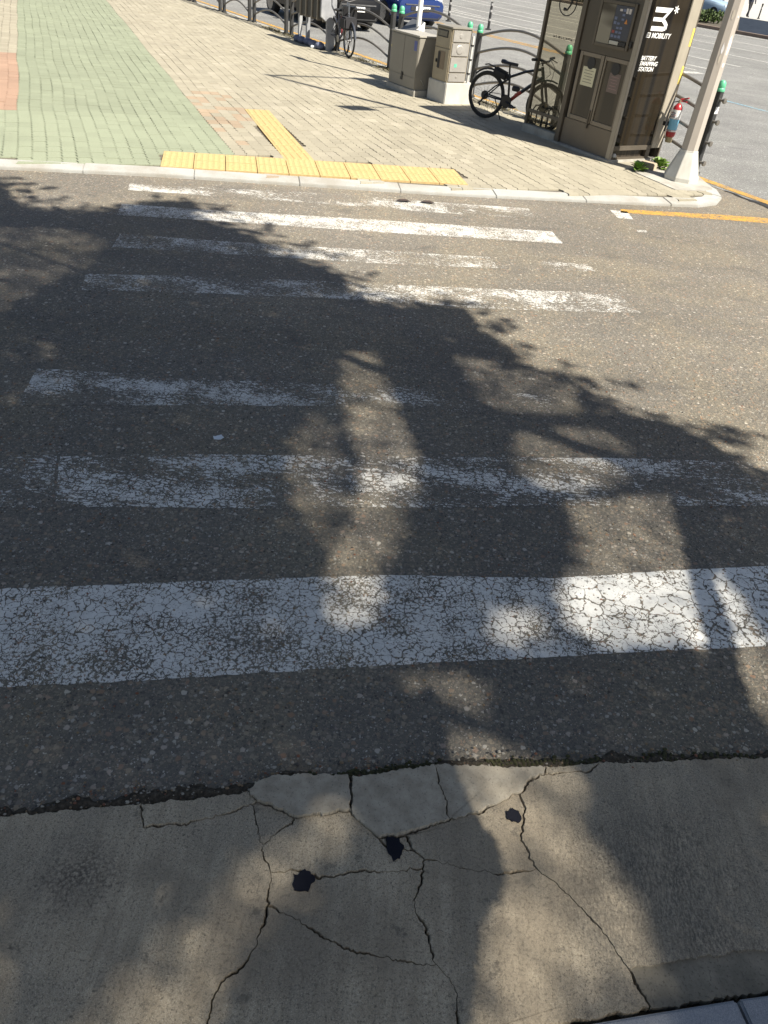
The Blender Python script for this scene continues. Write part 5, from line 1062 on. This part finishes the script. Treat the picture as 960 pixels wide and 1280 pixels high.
for i in range(LEAVES):
    x = rr.uniform(-5.2, 3.2); y = rr.uniform(-1.5, 8.2)
    t = trans(x, y)
    if t >= 1.0: continue
    rim = not inside(x, y + .40, SHADE)
    h = rr.uniform(5.6, 8.0) if rim else rr.uniform(6.0, 10.5)
    c = Vector((x, y, 0)) + SH * h
    b = LF1 if (c.xy - B1.xy).length < (c.xy - B2.xy).length else LF2
    a = rr.random() * 6.28; el = rr.uniform(-.5, .3); d = Vector((math.cos(a) * math.cos(el), math.sin(a) * math.cos(el), math.sin(el)))
    for k in range(7):
        p_ = c + d * (.055 * (k - 3)) + Vector((rr.gauss(0, .08), rr.gauss(0, .08), rr.gauss(0, .08)))
        tt = trans(p_.x - SH.x * p_.z, p_.y - SH.y * p_.z)
        keep = 1.0 if tt <= 0 else (.3 if tt >= 1 else .0)
        if rr.random() < keep:
            leaf(b, p_, rr.uniform(.055, .08), rr); ci, cj = int((p_.x - SH.x * p_.z) / .03 + 900), int((p_.y - SH.y * p_.z) / .03 + 900)
            for di in (-1, 0, 1):
                for dj in (-1, 0, 1): COVER[(ci + di, cj + dj)] = COVER.get((ci + di, cj + dj), 0) + 1
# close the chance gaps inside the crown
for ci in range(900 - 170, 900 + 107):
    for cj in range(900 - 50, 900 + 270):
        if COVER.get((ci, cj), 0) < 6:
            x, y = (ci - 900 + rr.random()) * .03, (cj - 900 + rr.random()) * .03
            if trans(x, y) <= 0:
                c = Vector((x, y, 0)) + SH * rr.uniform(5.2, 8.0); leaf(LF1 if (c.xy - B1.xy).length < (c.xy - B2.xy).length else LF2, c, rr.uniform(.05, .075), rr)
# leafy boughs reaching past the rim of the crown
top = [p for p in SHADE if p[1] > 2.0]
for i in range(len(SHADE) - 1):
    (x0, y0), (x1, y1) = SHADE[i], SHADE[i + 1]
    if x0 < -4.6 or x1 > 3.0 or y0 < 2.6: continue
    ln = math.hypot(x1 - x0, y1 - y0)
    for k in range(max(1, int(ln / .11))):
        t = rr.random(); g0 = Vector((x0 + (x1 - x0) * t, y0 + (y1 - y0) * t, 0)); an = rr.gauss(.65, .55); dr = Vector((math.cos(an), math.sin(an), 0)); L_ = rr.uniform(.15, .55); h = rr.uniform(5.6, 7.6)
        for q in range(int(L_ * 46)):
            u = rr.uniform(-.5, 1.0); sp_ = .055 * (1 - max(0, u)) + .015
            c = g0 + dr * (u * L_) + Vector((rr.gauss(0, sp_), rr.gauss(0, sp_), 0)); tt = trans(c.x, c.y)
            if 0 < tt < 1: continue
            c = c + SH * (h + rr.gauss(0, .05)); leaf(LF1 if (c.xy - B1.xy).length < (c.xy - B2.xy).length else LF2, c, rr.uniform(.04, .065), rr)
# fine sparse foliage high up over the thinner places: many small leaves, so the sun comes through evenly
for tv, P, x0, x1, y0, y1 in HOLE_BB:
    ls = .036; area = (x1 - x0) * (y1 - y0); cnt = int(area * -math.log(tv) * math.sin(R(SUN_EL)) / (.78 * .84 * ls * ls))
    for i in range(cnt):
        x, y = rr.uniform(x0, x1), rr.uniform(y0, y1)
        if not inside(x, y, P) or not inside(x, y, SHADE): continue
        c = Vector((x, y, 0)) + SH * rr.uniform(9.5, 12.5)
        leaf(LF1 if (c.xy - B1.xy).length < (c.xy - B2.xy).length else LF2, c, ls * rr.uniform(.8, 1.2), rr)
# unseen low leaf clumps, added and shaped to cast the crisp head and bar shadows
for i in range(7000):
    x = rr.uniform(min(p[0] for p in HEAD), max(p[0] for p in HEAD)); y = rr.uniform(min(p[1] for p in HEAD), max(p[1] for p in HEAD))
    if not inside(x, y, HEAD): continue
    c = Vector((x, y, 0)) + SH * rr.uniform(1.9, 2.4); leaf(LF2, c, rr.uniform(.024, .036), rr)
for i in range(7000):
    x = rr.uniform(min(p[0] for p in BAR), max(p[0] for p in BAR)); y = rr.uniform(min(p[1] for p in BAR), max(p[1] for p in BAR))
    if inside(x, y, BAR): leaf(LF2, Vector((x, y, 0)) + SH * rr.uniform(3.0, 3.6), rr.uniform(.026, .04), rr)
T3 = tree((-4.4, -3.6), 'third leafy tree, added out of view left of and behind the viewer to block sky light'); T4 = tree((9.6, -7.6), 'fourth leafy tree, added out of view farthest behind the viewer to block sky light')  # two unseen trees added to block sky light and deepen the shade
for T_, base, ctr, rad3 in ((T3, Vector((-4.4, -3.6, .02)), Vector((-3.6, -2.0, 7.0)), (3.3, 2.6, 2.6)), (T4, Vector((9.6, -7.6, .02)), Vector((9.0, -7.4, 7.0)), (3.2, 2.8, 2.6))):
    lf = MB()
    for i in range(2600):
        d = Vector((rr.gauss(0, 1), rr.gauss(0, 1), rr.gauss(0, 1))).normalized() * rr.random() ** .42; d *= 1 + .35 * mnoise.noise(d * 2.2 + ctr)
        c = ctr + Vector((d.x * rad3[0], d.y * rad3[1], d.z * rad3[2]))
        for k in range(7): leaf(lf, c + Vector((rr.gauss(0, .13), rr.gauss(0, .13), rr.gauss(0, .1))), rr.uniform(.08, .12), rr)
    o = lf.build('crown', M_leaf, T_, recalc=False); o.matrix_parent_inverse = Matrix.Translation(base).inverted()
    wood(T_, base, 'trunk', [base - Vector((0, 0, .1)), base + Vector((.05, .05, 1.4)), base + Vector((0, .1, 3.0)), ctr - Vector((0, 0, 1.5))], [.22, .17, .15, .08])
    for k in range(5):
        a = k * 1.257; wood(T_, base, 'limb', [base + Vector((0, .1, 2.9)), ctr + Vector((math.cos(a) * rad3[0] * .4, math.sin(a) * rad3[1] * .4, -.6)), ctr + Vector((math.cos(a) * rad3[0] * .8, math.sin(a) * rad3[1] * .8, .6))], [.08, .05, .015])
o = LF1.build('crown', M_leaf, T1, recalc=False); o.matrix_parent_inverse = Matrix.Translation(B1).inverted()
o = LF2.build('crown', M_leaf, T2, recalc=False); o.matrix_parent_inverse = Matrix.Translation(B2).inverted()
wood(T1, B1, 'trunk', [B1 - Vector((0, 0, .1)), B1 + Vector((.05, .05, 1.2)), B1 + Vector((-.05, .15, 2.6)), B1 + Vector((-.2, .4, 4.2))], [.24, .18, .16, .14])
wood(T2, B2, 'trunk', [B2 - Vector((0, 0, .1)), B2 + Vector((-.05, .05, 1.3)), B2 + Vector((.0, .2, 2.8)), B2 + Vector((-.2, .35, 4.4))], [.22, .17, .15, .13])
def limb(root, Bv, st_, ground, h, r0=.07):
    e = Vector((*ground, 0)) + SH * h; m_ = (st_ + e) / 2 + Vector((0, 0, .35)); wood(root, Bv, 'limb', [st_, m_, e], [r0, r0 * .65, .015])
s1 = B1 + Vector((-.2, .4, 4.15)); s2 = B2 + Vector((-.2, .35, 4.35))
for gp, h in (((.9, -.7), 6.0), ((-1.4, -.3), 6.8), ((-2.6, .5), 7.2), ((2.0, -.4), 5.6)): limb(T1, B1, s1, gp, h)
def long_limb(root, Bv, st_, way, r0):
    P_ = [st_] + [Vector((*g_, 0)) + SH * h_ for g_, h_ in way]; k_ = len(P_)
    wood(root, Bv, 'limb', P_, [r0 * (1 - i / k_) + .012 for i in range(k_)])
long_limb(T2, B2, s2, [((2.3, 3.0), 5.2), ((.9, 3.75), 5.8), ((-.6, 4.55), 6.2), ((-2.0, 5.1), 6.4), ((-3.3, 5.7), 6.6)], .07)
long_limb(T2, B2, s2, [((1.9, 1.45), 5.4), ((.6, 1.62), 6.0), ((-.9, 2.1), 6.6), ((-2.4, 2.6), 7.0)], .05)
hp = Vector((.15, .95, 0)) + SH * 2.3
wood(T1, B1, 'limb', [B1 + Vector((-.05, .15, 2.65)), (B1 + hp) / 2 + Vector((0, 0, 1.55)), hp], [.06, .035, .012])
